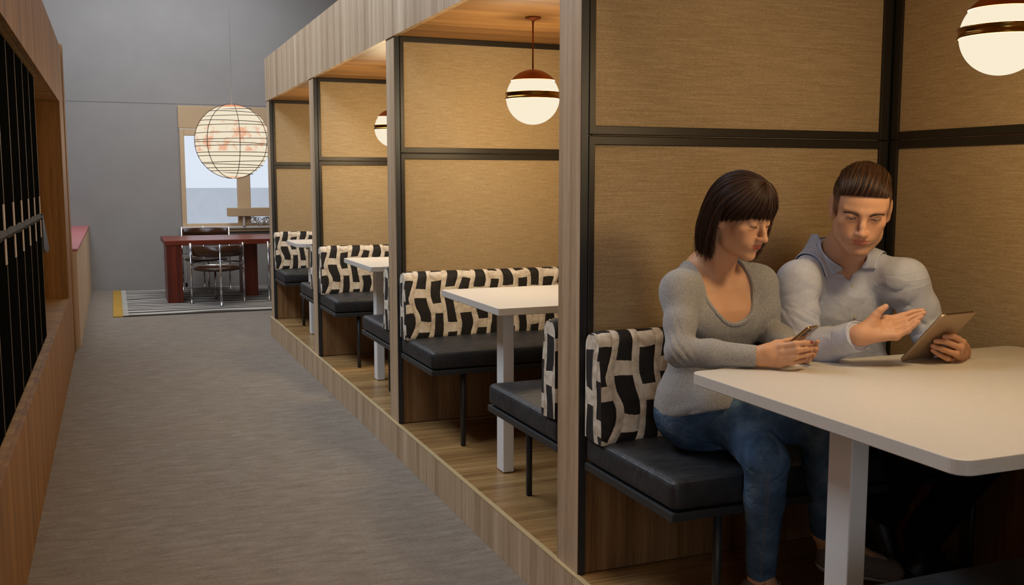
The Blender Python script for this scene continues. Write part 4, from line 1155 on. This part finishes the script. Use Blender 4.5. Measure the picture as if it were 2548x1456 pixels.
    rad = np.array([.0905, .104, .097]); cen = np.array([0, -.006, .032])
    part = np.array([-.004, .056])          # crown point the hair falls from (x, y)
    pd = unit(A3(-.05, .50, .86))
    def slerp(e, t):
        w = np.arccos(np.clip(e@pd, -.999, .9999))[:, None]; t = t[None, :]
        return (np.sin((1-t)*w)/np.sin(w))[..., None]*pd+(np.sin(t*w)/np.sin(w))[..., None]*e[:, None, :]
    def path(az, lift, lenz, M=22):
        """az measured from the front (0) round either side; x positive = her right"""
        az = np.atleast_1d(az); lift = np.atleast_1d(lift)[:, None]; lenz = np.atleast_1d(lenz)[:, None]
        s = np.linspace(0, 1, M); e = np.stack([np.sin(az), np.cos(az), 0*az], 1)
        D = slerp(e, np.clip(s/.58, 0, 1)); down = np.clip((s-.58)/.42, 0, 1)[None, :]
        flare = 1+.055*np.sin(down*np.pi*.9)-.62*np.clip(down-.50, 0, 1)**1.7
        rise = np.minimum(1, np.linspace(0, 8, M))[None, :]
        x = (rad[0]+lift*rise)*D[..., 0]*flare; y = (rad[1]+lift*rise)*D[..., 1]*flare+cen[1]; z = cen[2]+(rad[2]+lift*rise)*D[..., 2]
        z = z+down*(lenz-cen[2])
        Pq = np.stack([x, y, z], -1)
        for _ in range(10): Pq[:, 1:-1] = .25*Pq[:, :-2]+.5*Pq[:, 1:-1]+.25*Pq[:, 2:]
        return Pq
    def length(az):
        a = np.degrees(az); sgn = np.sign(a); a = np.abs(a)
        L = np.where(a > 60, -.128, -.126)
        return L
    # sheet under the strands, back and sides (her right side starts behind the ear line, her left side reaches the jaw)
    azR = np.radians(np.linspace(88, 180, 40)); azL = np.radians(np.linspace(-180, -58, 56))
    objs = []
    for az_ in (azR, azL):
        objs.append(sheet('hair', HT(path(az_, -.004, np.full(len(az_), -.118), 26)), hm, rt))
    # fringe sheet: from the crown down to the brows, lower at the temples
    def fringe(az, lift, M=20, extra=0.0):
        az = np.atleast_1d(az); lift = np.atleast_1d(lift)[:, None]; s = np.linspace(0, 1, M)
        a = np.abs(np.degrees(az)); zend = .020+.004*np.cos(az*2.2)-.026*np.clip((a-34)/50, 0, 1)**1.1+extra
        sp = np.clip((zend-cen[2])/rad[2], -.8, .8); cp = np.sqrt(1-sp*sp); e = np.stack([np.sin(az)*cp, np.cos(az)*cp, sp], 1)
        D = slerp(e, s); fl = (1-.05*np.clip(s-.72, 0, 1)*4)[None, :]; rise = np.minimum(1, np.linspace(0, 8, M))[None, :]
        x = (rad[0]+lift*rise)*D[..., 0]*fl; y = (rad[1]+lift*rise)*D[..., 1]*fl+cen[1]; z = cen[2]+(rad[2]+lift*rise)*D[..., 2]
        return np.stack([x, y, z], -1)
    capg = np.array([[[math.sin(a)*math.cos(e)*(rad[0]-.005), math.cos(a)*math.cos(e)*(rad[1]-.005)+cen[1], math.sin(e)*(rad[2]-.005)+cen[2]] for e in np.linspace(math.radians(12+22*max(0, math.cos(a))), math.pi/2, 14)] for a in np.linspace(0, 2*math.pi, 60)])
    objs.append(sheet('hair', HT(capg), hm, rt, .1))
    azf = np.radians(np.linspace(-100, 106, 76)); objs.append(sheet('hair', HT(fringe(azf, -.003)), hm, rt))
    n = 3800; az = np.radians(np.concatenate([rnd.uniform(86, 180, int(n*.52)), rnd.uniform(-180, -56, n-int(n*.52))])); lift = rnd.uniform(-.002, .006, n)
    ln_ = length(az)+rnd.normal(0, .006, n)+np.where(rnd.rand(n) < .1, -.012, 0)
    Pm = path(az, lift, ln_, 24); Pm = Pm+(rnd.randn(n, 1, 3)*.0012)+(np.linspace(0, 1, 24)**3)[None, :, None]*rnd.randn(n, 1, 3)*.0055
    clump = (np.sin(az*46)[:, None]*np.linspace(0, 1, 24)[None, :]*.0028); Pm[..., 0] += clump*np.sin(az)[:, None]; Pm[..., 1] += clump*np.cos(az)[:, None]
    objs.append(strands('hair', HT(Pm), .0006, .00022, hm, rt, np.clip(.35+.3*np.sin(az*23)+rnd.randn(n)*.25, 0, 1)))
    n = 2700; az = np.radians(rnd.uniform(-98, 106, n)); lift = rnd.uniform(-.001, .005, n)
    Pm = fringe(az, lift, 20, 0); ends = rnd.normal(-.003, .004, n)
    Pm[..., 2] += (np.linspace(0, 1, 20)**4)[None, :]*ends[:, None]; Pm += rnd.randn(n, 1, 3)*.0008; cl = np.sin(az*38)[:, None]*np.linspace(0, 1, 20)[None]*.002; Pm[..., 1] += cl
    objs.append(strands('hair', HT(Pm), .0006, .0002, hm, rt, np.clip(.35+.3*np.sin(az*31)+rnd.randn(n)*.25, 0, 1)))
    joined(objs)
    # brows and lashes
    for s in (-1, 1):
        bp = []
        for k in range(90):
            u = rnd.rand(); x = s*(.014+.034*u); z = .0165+.0065*math.sin(u*2.2)+rnd.uniform(-.0018, .0018)*(1-.5*u); y = .0905-.9*(.014+.034*u)**2*8+.0015
            a = math.radians(25-45*u); p = A3(x, y, z); q = A3(s*math.cos(a), -.25, math.sin(a))*.006; bp.append([p, p+q*.5+A3(0, .0006, 0), p+q])
        strands('eyebrow', HT(np.array(bp)), .00035, .0001, hm, rt)
    for s in (-1, 1):
        lp = []
        for k in range(34):
            u = k/33; x = s*(.0315-.0125+.025*u); zz = -.0060-.0020*math.sin(u*math.pi); y = .0715+.0142*math.sqrt(max(.05, 1-((x-s*.0315)/.0142)**2*.9))-.0004
            p = A3(x, y, zz+.001); q = A3(s*.0016*(u-.4)*2, .0028, -.0036); lp.append([p, p+q*.6, p+q+A3(0, .0012, .0006)])
        strands('eyelashes', HT(np.array(lp)), .00028, .00008, hm, rt)
    for s in (-1, 1): eyeball(T, HR, (s*.0315*1, .0712, -.0005), .0120, (0, .75, -.66), M['eye'], rt, SC)

    # phone (a thing of its own)
    TLp, dn, rt_ = C(2011, 815, 2.598), Dv(-.060, -.064, .050), Dv(.044, .003, .055)
    dn, rt_ = unit(dn), unit(rt_-unit(dn)*np.dot(rt_, unit(dn))); nrm = unit(np.cross(rt_, dn)); nrm = nrm if np.dot(nrm, RC[:, 2]) > 0 else -nrm
    Wp, Hp, Tp = .070, .146, .008; cp = TLp+dn*Hp/2+rt_*Wp/2
    Rm = Matrix([[rt_[i], -dn[i], nrm[i], cp[i]] for i in range(3)]+[[0, 0, 0, 1]])
    if Rm.to_3x3().determinant() < 0: Rm = Matrix([[-rt_[i], -dn[i], nrm[i], cp[i]] for i in range(3)]+[[0, 0, 0, 1]])
    pe = bpy.data.objects.new('phone', None); COL.objects.link(pe); pe.matrix_world = Rm; pe.empty_display_size = .03
    tag(pe, 'bronze smartphone held in the woman\'s hands, back towards the camera', 'phone')
    sg = 1 if abs(Rm[0][0]-rt_[0]) < 1e-6 else -1
    def pc(mb, nm, mt): o_ = mb.build(nm, mt); o_.parent = pe; return o_
    pc(slab(rrect(-Wp/2, Wp/2, -Hp/2, Hp/2, .009), -Tp/2, Tp/2, .0012), 'back_shell', plain('champagne_metal_glass', srgb(168, 146, 116), .18, .6))
    pc(slab(rrect(-Wp/2-.0006, Wp/2+.0006, -Hp/2-.0006, Hp/2+.0006, .0095), -Tp/2+.0018, Tp/2-.0018, .0008), 'edge_band', plain('polished_bronze', srgb(150, 120, 80), .2, .9))
    pc(slab(rrect(-Wp/2+.002, Wp/2-.002, -Hp/2+.002, Hp/2-.002, .008), -Tp/2-.0006, -Tp/2+.0006, .0002), 'screen', plain('dark_screen_glass', srgb(16, 18, 22), .08))
    cx_ = -sg*Wp/2+sg*.019
    pc(slab(rrect(cx_-.014, cx_+.014, Hp/2-.036, Hp/2-.005, .006), Tp/2, Tp/2+.0012, .0004), 'camera_island', plain('camera_bump', srgb(120, 100, 76), .2, .7))
    gl = plain('lens_glass', srgb(14, 14, 16), .06)
    for (a, b) in ((-.006, .012), (-.006, .027), (.007, .012), (.007, .027)):
        pc(MB().lathe([(0, Tp/2+.0022), (.0046, Tp/2+.0022), (.0052, Tp/2+.0012), (.0052, Tp/2)], cx_+a, Hp/2-b, 18), 'lens', gl)
    em = MB()
    for k in range(4): em.box(-.016+k*.009, -.012+k*.009, -.002-.001*(k % 2), .002, Tp/2, Tp/2+.0003)
    pc(em, 'emblem', plain('silver_print', srgb(215, 205, 190), .3, .8))
    return rt
build_woman()
# ---------------------------------------------------------------- man
def build_man():
    P0 = A3(2.095, 2.500, .672); C7 = A3(2.050, 2.395, 1.232); TR = frame((-.27, -.96, 0), C7-P0)
    TW = lambda x, y, z: P0+TR@A3(x, y, z)
    O = C(2143, 517, 2.86); th, ph, ro = math.radians(-36), math.radians(19), math.radians(4)
    f0 = A3(math.sin(th), -math.cos(th), 0); fw = f0*math.cos(ph)-A3(0, 0, 1)*math.sin(ph); up = A3(0, 0, 1)*math.cos(ph)+f0*math.sin(ph)
    sd = np.cross(fw, up); up = up*math.cos(ro)-sd*math.sin(ro)
    HR = frame(fw, up); SC = 1.03; SX = .99
    sR, sL = A3(1.868, 2.405, 1.158), A3(2.168, 2.290, 1.163)
    eR, wR = C(1992, 880, 2.885), C(2143, 834, 2.685)
    eL, wL = C(2318, 836, 2.965), C(2366, 866, 2.82)
    hR, hL = A3(2.01, 2.50, .765), A3(2.19, 2.47, .765)
    rt = empty('person', (2.09, 2.5, .66)); tag(rt, 'man with swept-back brown hair in pale blue shirt, gesturing over a tablet', 'person')
    kR, aR = A3(2.075, 2.11, .735), C(2188, 1290, 3.22)
    kL, aL = A3(2.36, 2.10, .735), C(2290, 1345, 3.12)

    def core(S, t=0.0, arms=True):
        z = np.array([0, .05, .11, .17, .24, .31, .37, .43, .48, .515, .55])
        S.loft(P0, TR, z, np.array([.12, .158, .165, .155, .148, .152, .166, .172, .160, .125, .060])+t, np.array([.08, .11, .118, .115, .108, .108, .112, .112, .098, .076, .052])+t,
               np.array([0, 0, .002, .004, .004, .006, .010, .008, .0, -.006, -.010]), .02)
        for s, sh in ((1, sR), (-1, sL)):
            S.rc(TW(s*.036, -.014, .548), sh+A3(0, 0, .006), .034+t, .034+t, .02)
            S.rc(TW(s*.06, .030, .46), sh+A3(0, 0, -.02), .048+t, .036+t, .025)
            S.rc(TW(s*.09, -.045, .42), sh+A3(0, 0, -.015), .046+t, .038+t, .025)
            S.el(TW(s*.070, .078, .40), (.066+t, .030+t, .046+t), TR, .04)
        if arms:
            for sh, el_, wr in ((sR, eR, wR), (sL, eL, wL)):
                S.rc(sh, sh*.5+el_*.5, .0435+t, .0415+t, .045); S.rc(sh*.5+el_*.5, el_, .043+t, .038+t, .02)
                S.rc(el_, el_*.6+wr*.4, .042+t, .040+t, .015); S.rc(el_*.6+wr*.4, wr, .040+t, .0275+t*.9, .015)
    B = Shape(); core(B)
    nb = TW(0, -.006, .54); nt = O+HR@A3(0, -.030, -.075)
    B.rc(nb, nt, .056, .056, .02); B.rc(nb+A3(0, -.015, -.02), O+HR@A3(0, .0, -.08), .046, .048, .03)
    B.rc(TW(0, .045, .50), O+HR@A3(0, .030, -.095), .020, .018, .03)
    for s in (-1, 1):
        B.rc(TW(s*.020, .058, .49), O+HR@A3(s*.056, -.02, -.05), .011, .014, .018)
        B.rc(TW(s*.022, .066, .485), TW(s*.14, .030, .515), .0095, .008, .016)
    T = head(B, O, HR, SX, True, (.0030, -.0036), SC)
    for h_, k_, a_ in ((hR, kR, aR), (hL, kL, aL)):
        B.rc(h_, k_, .080, .056, .04); B.rc(k_, k_*.65+a_*.35, .054, .054, .02); B.rc(k_*.65+a_*.35, a_*.9+k_*.1, .052, .034, .02)
    tR, tL = aR+A3(-.02, -.15, -.075), C(2395, 1392, 3.14)
    tR[2] = .215
    # open right hand: thumb up, fingers together
    FR = [[C(2206, 796, 2.705), C(2246, 786, 2.705), C(2272, 777, 2.705), C(2296, 773, 2.700)],
          [C(2212, 808, 2.692), C(2252, 798, 2.690), C(2278, 787, 2.688), C(2299, 779, 2.683)],
          [C(2220, 822, 2.678), C(2255, 811, 2.674), C(2276, 799, 2.670), C(2293, 788, 2.667)],
          [C(2230, 837, 2.664), C(2259, 823, 2.660), C(2273, 811, 2.657), C(2286, 800, 2.655)]]
    TH = [C(2168, 806, 2.690), C(2179, 786, 2.686), C(2190, 773, 2.682), C(2204, 763, 2.680)]
    nails = hand(B, wR, FR, TH, RC[:, 2]*.72-RC[:, 1]*.65, 1.0)
    # left hand round the tablet's edge
    FL = [[C(2396, 876, 2.790), C(2396, 852, 2.745), C(2372, 837, 2.728), C(2350, 838, 2.732)],
          [C(2392, 886, 2.790), C(2391, 866, 2.738), C(2354, 851, 2.726), C(2328, 849, 2.733)],
          [C(2384, 894, 2.790), C(2379, 881, 2.738), C(2346, 870, 2.729), C(2320, 861, 2.738)],
          [C(2372, 900, 2.790), C(2357, 892, 2.745), C(2336, 883, 2.740), C(2320, 872, 2.745)]]
    TL = [C(2392, 862, 2.83), C(2382, 846, 2.84), C(2366, 838, 2.845), C(2352, 836, 2.845)]
    wL2 = C(2388, 878, 2.845)
    nails += hand(B, wL2, FL, TL, RC[:, 2]*.9+RC[:, 0]*.3, 1.0)
    B.rc(wL, wL2, .027, .026, .015)
    lo = A3(1.74, 1.98, .18); hi = A3(2.60, 2.72, 1.53)
    base = skin_cols(O, HR, SC, SX, (.60, .330, .195), (.46, .15, .10), nails, (.66, .38, .26), .30, -.0008)
    scalp = A3(.030, .017, .010)
    def cols(v):
        c = base(v); L = ((v-O)@HR.T.T)/SC; L = ((v-O)@HR)/SC
        x, y, z = np.abs(L[:, 0]), L[:, 1], L[:, 2]
        front = .079-.30*(x-.02).clip(0)*1.2
        side = np.clip((.042+.010*np.clip(z/.03, -1, 1)-y)/.006, 0, 1)*np.clip((z+.030-.0*y)/.024, 0, 1)*(y > -.02)+np.clip((z+.060)/.02, 0, 1)*(y <= -.02)
        top = np.clip((z-(.064-.010*(x/.05)**2))/.004, 0, 1)
        m = np.clip(np.maximum(side, top), 0, 1)*(np.linalg.norm(L, axis=1) < .2)
        ear = (x > .0765)&(z < .028)&(y > -.045)&(y < .012); m = m*(~ear)
        m = m*(.66+.32*np.clip((z-.0)/.04, 0, 1))
        return c*(1-m[:, None])+scalp*m[:, None]
    skin = skin_mat('skin_man')
    build_sdf('body', lambda P, c: B(P, c), .0024, (lo, hi), skin, rt, cols, 1)

    # shirt
    G = Shape(); core(G, .010)
    G.rc(hR+A3(0, 0, .04), hR+A3(0, -.04, .05), .10, .09, .04); G.rc(hL+A3(0, 0, .04), hL+A3(0, -.04, .05), .10, .09, .04)
    nd = unit(nt-nb); G.rc(nb-A3(0, 0, .05), nb+nd*.05, .078, .0605, .03); G.fn(lambda P: np.maximum(-((P-nb)@nd-.034), np.linalg.norm(P-nb-nd*.075, axis=1)-.085), nb+nd*.075, .09, .002)
    def cut(c, n, rad):
        n = unit(n); return lambda P: np.maximum(-((P-c)@n), np.linalg.norm(P-c, axis=1)-rad)
    cR = wR-unit(wR-eR)*.012; cL = wL-unit(wL-eL)*.02
    G.rc(cR-unit(wR-eR)*.055, cR, .0405, .0395, .004); G.rc(cL-unit(wL-eL)*.04, cL, .041, .0395, .004)
    G.fn(cut(cR, wR-eR, .20), cR, .20, .0015); G.fn(cut(cL, wL2-wL+.3*(wL-eL), .085), cL, .085, .0015)
    zv = .478
    def vee(P):
        q = (P-P0)@TR; x, y, z = q[:, 0], q[:, 1], q[:, 2]
        w = .058*np.clip((z-zv)/.095, 0, 1.25)**.9
        d = np.maximum(np.abs(x)-w, zv-z); d = np.maximum(d, .02-y)
        return d
    G.fn(vee, TW(0, .03, .50), .2, .002)
    seam = lambda P, c, n, w, a: a*np.exp(-(((P-c)@unit(n))/w)**2)
    def gf(P, c):
        d = G(P, c)
        d = d+folds(P, eR, wR-eR, .085, .0055, 150, 21, (0, 0, .7))+folds(P, eL+A3(0, 0, .02), (0, 0, 1), .10, .0060, 130, 22, (.5, .3, 0))
        d = d+folds(P, wL, wL-eL, .06, .0045, 200, 23)+folds(P, wR-unit(wR-eR)*.09, wR-eR, .05, .003, 170, 24)
        d = d+folds(P, sR+A3(.03, -.03, -.10), (1, .2, .75), .10, .0050, 105, 25)+folds(P, sL+A3(-.05, -.02, -.10), (-1, .3, .7), .09, .0045, 105, 26)
        d = d+folds(P, TW(0, .11, .17), (0, 0, 1), .14, .0038, 75, 27, (.5, 0, 0))+folds(P, (sR+eR)/2, sR-eR, .09, .0040, 95, 28, (.4, .2, 0))+folds(P, (sL+eL)/2, sL-eL, .09, .0040, 95, 29, (.4, .2, 0))
        q = (P-P0)@TR
        d = d-.0016*((np.abs(q[:, 0]+.006) < .016)&(q[:, 1] > .02)&(q[:, 2] < .47))                 # placket
        d = d+.0016*np.exp(-((q[:, 0]-.0105)/.0012)**2)*(q[:, 1] > .02)*(q[:, 2] < .45)
        for sh, s in ((sR, 1), (sL, -1)):                                                          # armhole seams
            n = unit(TR@A3(s*1.0, 0, -.10)); a = (P-(sh-TR[:, 0]*s*.012))@n
            d = d+.0016*np.exp(-(a/.0020)**2)*(np.linalg.norm(P-sh, axis=1) < .13)
        return d+.0016*wave3(P, 24, 30)
    shirt_m = shirt_mat()
    shirt = build_sdf('shirt', gf, .0034, (A3(1.74, 2.0, .70), A3(2.42, 2.72, 1.32)), shirt_m, rt)
    # turned cuffs
    for c_, e_, w_ in ((cR, eR, wR),):
        n = unit(w_-e_); K = Shape(); K.rc(c_-n*.058, c_+n*.001, .0440, .0425, .001); K.fn(cut(c_+n*.03, n, .1), c_, .1, .001)
        Ki = Shape(); Ki.rc(c_-n*.09, c_+n*.05, .0385, .0370, .001)
        build_sdf('cuff', lambda P, c: np.maximum(np.maximum(np.maximum(K(P, c), -Ki(P, None)), (P-c_)@n-.002), -((P-c_)@n)-.056), .0022, (c_-.10, c_+.07), shirt_m, rt)
    # collar: a stand and two turned-down leaves resting on the shirt
    NR = frame(TR[:, 1], nd); N0 = nb+NR[:, 2]*.016+NR[:, 1]*.012
    def grad(P, e=.002):
        g = np.stack([gf(P+np.eye(3)[i]*e, None)-gf(P-np.eye(3)[i]*e, None) for i in range(3)], 1); return g/(np.linalg.norm(g, axis=1, keepdims=True)+1e-9)
    def collar(P, c):
        q = (P-N0)@NR; x, y, z = q[:, 0], q[:, 1], q[:, 2]; r = np.sqrt(x*x+y*y*.97); a = np.degrees(np.arctan2(np.abs(x), y))
        zt = .070-.022*np.clip((a-95)/60, 0, 1)-.100*np.clip((66-a)/50, 0, 1)**.9; zb = -.060+.018*np.clip((46-a)/30, 0, 1)+.092*np.clip((a-62)/60, 0, 1)
        cone = (r-(.0640+.30*np.clip(zt-z, 0, .05)+.30*np.clip(zt-z, 0, .2)**1.0*np.clip((a-20)/60, 0, 1)))*.9
        g = np.minimum(gf(P, c)-.0055, B(P, c)-.0075); h = np.maximum(.012-np.abs(cone-g), 0)/.012; U = np.minimum(cone, g)-h*h*.003
        return np.maximum.reduce([np.abs(U)-.0019, z-zt, zb-z, (16-a)*.0012, r-.15])
    build_sdf('collar', collar, .0021, (N0-.16, N0+.13), shirt_m, rt, it=1)
    bt = plain('pale_button', srgb(196, 190, 170), .3)
    for k, z in enumerate((.466, .372, .292, .212)):
        o_ = TW(-.006, .25, z); d = -TR[:, 1]; ts = np.linspace(0, .3, 300); v = gf(o_+np.outer(ts, d), None); i = np.argmax(v < 0); p = o_+d*ts[i]
        b = MB().lathe([(0, .0018), (.0030, .0018), (.0034, .0024), (.0050, .0022), (.0056, .0008), (.0050, 0), (0, 0)], 0, 0, 20).build('button', bt)
        g = grad(p[None])[0]; X = unit(np.cross(g, [0, 0, 1])); Y = np.cross(g, X)
        b.matrix_world = Matrix([[X[i_], Y[i_], g[i_], p[i_]] for i_ in range(3)]+[[0, 0, 0, 1]]); b.parent = rt; b.matrix_parent_inverse = Matrix.Translation(rt.location).inverted()

    # trousers
    J = Shape(); J.loft(P0, TR, np.array([-.005, .05, .11, .15]), np.array([.125, .165, .172, .166]), np.array([.09, .118, .125, .12]), np.zeros(4), .02)
    for h_, k_, a_ in ((hR, kR, aR), (hL, kL, aL)):
        J.rc(h_, k_, .092, .070, .025); J.rc(k_, k_*.68+a_*.32, .068, .064, .012); J.rc(k_*.68+a_*.32, a_, .064, .054, .012); J.rc(a_, a_-unit(k_-a_)*.05, .054, .054, .012)
        c_ = a_+unit(k_-a_)*.0; J.fn(cut(c_, a_-k_, .2), c_, .2, .001)
    jf = lambda P, c: J(P, c)+folds(P, kR, aR-kR, .09, .004, 110, 31)+folds(P, kL, aL-kL, .09, .004, 110, 32)+folds(P, aR+A3(0, 0, .06), (0, 0, 1), .09, .005, 90, 33)+folds(P, aL+A3(0, 0, .06), (0, 0, 1), .09, .005, 90, 34)
    tw = NT('black_twill'); n_ = tw.noise(tw.coord(), 500, 2); tw.set(Base_Color=srgb(16, 16, 18), Roughness=.9); tw.b.inputs['Specular IOR Level'].default_value = .12; tw.bump(n_, .1, .001)
    build_sdf('trousers', jf, .0042, (A3(1.85, 1.98, .18), A3(2.56, 2.72, .90)), tw.m, rt)
    bl = plain('black_shoe_leather', srgb(14, 14, 15), .45)
    for a_, t_ in ((aR, tR), (aL, tL)):
        S = Shape(); d = unit((t_-a_)*A3(1, 1, 0)); hl = a_*A3(1, 1, 0)+A3(0, 0, .225)-d*.03; te = t_*A3(1, 1, 0)+A3(0, 0, .212)
        S.rc(hl, hl+d*.08, .040, .042, .02); S.rc(hl+d*.08, te, .042, .034, .02); S.rc(hl+d*.03, a_+A3(0, 0, .02), .040, .044, .02); S.rc(a_, te-d*.05, .036, .028, .03)
        S.fn(lambda P: .183-P[:, 2], hl, .4, .003, 'i')
        build_sdf('shoe', lambda P, c: S(P, c), .0036, (np.minimum(a_, te)-.12, np.maximum(a_, te)+.12), bl, rt)

    # hair
    hm = hair_mat('brown_hair', srgb(30, 19, 12), srgb(88, 60, 38)); rnd = np.random.RandomState(5)
    HT = lambda L: O+(L*np.array([SX, 1, 1])*SC)@HR.T
    cen = np.array([0, -.014, .036]); er = np.array([.0765, .096, .082])
    def top(u, s0, ln, lift, M=20, curl=0.0):
        """u across (-1..1), s along the head from the hairline (0) to the crown (1)"""
        u, s0, ln, lift = [np.atleast_1d(a)[:, None] for a in (u, s0, ln, lift)]; t = np.linspace(0, 1, M)[None]
        s = s0+ln*t; ang = np.radians(20+s*128)                               # 0 deg = straight ahead
        bulge = .0150*np.exp(-((s-.20)/.24)**2)+.004*np.exp(-((s-.62)/.40)**2)
        rise = 1-np.exp(-t*7)
        wv = lift+bulge*(1-.30*np.minimum(u*u, 1.6))
        r_y = er[1]+wv*rise; r_z = er[2]+wv*rise
        x = .066*u*(1-.10*s)-.085*(s-s0)*(1-.35*t)-.002*rise
        x = .076*np.tanh(x/.076)
        k = np.sqrt(np.maximum(.08, 1-(x/(er[0]+.006))**2))
        y = cen[1]+r_y*np.cos(ang)*k+.011*np.exp(-((s-.02)/.14)**2); z = cen[2]+r_z*np.sin(ang)*k
        return np.stack([x, y+0*z, z], -1)
    objs = []
    us = np.linspace(-1.12, 1.75, 54); Gd = np.stack([top([u], [0.0], [1.0], [-.005], 40)[0] for u in us]); objs.append(sheet('hair', HT(Gd), hm, rt, .12))
    n = 4400; u = rnd.uniform(-1.14, 1.75, n); s0 = np.abs(rnd.normal(0, .26, n)).clip(0, .8); s0[:900] = rnd.uniform(0, .035, 900); ln = rnd.uniform(.34, .55, n).clip(0, 1.1-s0); lift = rnd.uniform(-.003, .0035, n)+.0025*np.sin(u*26)
    Pm = top(u, s0, ln, lift, 18); Pm += rnd.randn(n, 1, 3)*.0007; Pm[..., 0] += (np.sin(u*30)*.0022)[:, None]*np.linspace(0, 1, 18)[None]
    objs.append(strands('hair', HT(Pm), .00075, .00022, hm, rt, np.clip(.35+.32*np.sin(u*26+1)+rnd.randn(n)*.2, 0, 1)))
    # clipped sides and back
    n = 6500; az = rnd.uniform(28, 180, n)*rnd.choice([-1, 1], n); el_ = rnd.uniform(-62, 62, n); a, e = np.radians(az), np.radians(el_)
    d = np.stack([np.sin(a)*np.cos(e), np.cos(a)*np.cos(e), np.sin(e)], 1); p = cen+d*(er+.0008)
    low = np.where(np.abs(az) < 105, -.020, -.062); keep = (p[:, 2] > low)&~((np.abs(p[:, 0]) > .066)&(p[:, 2] < .030)&(p[:, 1] > -.045)&(p[:, 1] < .014)); keep &= p[:, 1] < np.where(p[:, 2] > .066, .075, .050)
    p, d = p[keep], d[keep]; L = (.0025+.007*np.clip((p[:, 2]+.02)/.09, 0, 1))[:, None]; q = np.array([0, -.6, -.5])+d*.35
    objs.append(strands('hair', HT(np.stack([p-d*.001, p+q*L*.5, p+q*L], 1)), .00055, .0002, hm, rt, np.clip(rnd.rand(len(p))*.5, 0, 1), 3))
    joined(objs)
    for s in (-1, 1):
        bp = []
        for k in range(170):
            w = rnd.rand(); x = .013+.037*w; z = .0095+.0065*math.sin(min(1, w*1.15)*2.1)+rnd.uniform(-.0034, .0034)*(1-.6*w); y = .0925-(x-.012)**2*9
            an = math.radians(32-58*w); p = A3(s*x, y, z); q = A3(s*math.cos(an), -.22, math.sin(an))*.0075; bp.append([p-A3(0, .001, 0), p+q*.5+A3(0, .0008, 0), p+q])
        strands('eyebrow', HT(np.array(bp)), .00042, .00012, hm, rt)
    for s in (-1, 1):
        lp = []
        for k in range(30):
            w = k/29; x = s*(.0315-.0125+.025*w); zz = -.0008+.0006*math.sin(w*math.pi); y = .0715+.0140*math.sqrt(max(.05, 1-((x-s*.0315)/.0142)**2*.9))
            p = A3(x, y, zz); q = A3(s*.0016*(w-.4)*2, .0045, -.0022); lp.append([p, p+q*.6, p+q+A3(0, .0008, .0010)])
        strands('eyelashes', HT(np.array(lp)), .0003, .0001, hm, rt)
    for s in (-1, 1): eyeball(T, HR, (s*.0315, .0712, -.0005), .0122, (0.02, .78, -.58), M['eye'], rt, SC)

    # tablet (a thing of its own)
    Bl, Tl, Tr_ = C(2239, 899, 2.765), C(2345, 784, 2.650), C(2443, 780, 2.764)
    upv = unit(Tl-Bl); rv = Tr_-Tl; rv = unit(rv-upv*np.dot(rv, upv)); Ht = np.linalg.norm(Tl-Bl); Wt = .155; nrm = unit(np.cross(rv, upv))
    cc = Bl+upv*Ht/2+rv*Wt/2
    Bm = Matrix([[rv[i], upv[i], nrm[i], cc[i]] for i in range(3)]+[[0, 0, 0, 1]])
    te = bpy.data.objects.new('tablet', None); COL.objects.link(te); te.matrix_world = Bm; te.empty_display_size = .05
    tag(te, 'beige-backed tablet leaning on the white table in the man\'s hand', 'tablet')
    def pc(mb, nm, mt): o_ = mb.build(nm, mt); o_.parent = te; return o_
    zb = 1 if np.dot(nrm, RC[:, 2]) > 0 else -1
    lo_, hi_ = (-.0035, .0035)
    pc(slab(rrect(-Wt/2, Wt/2, -Ht/2, Ht/2, .010), lo_, hi_, .0016), 'back_shell', plain('champagne_aluminium', srgb(176, 152, 122), .38, .35))
    pc(slab(rrect(-Wt/2+.002, Wt/2-.002, -Ht/2+.002, Ht/2-.002, .009), -zb*.0042-.0006, -zb*.0042+.0006, .0002), 'screen', plain('tablet_screen_glass', srgb(18, 20, 24), .08))
    pc(MB().box(-Wt/2+.016, Wt/2-.012, Ht/2-.004, Ht/2+.0008, -.0030, .0022), 'top_strip', plain('dark_brown_strip', srgb(58, 40, 24), .4))
    return rt
build_man()
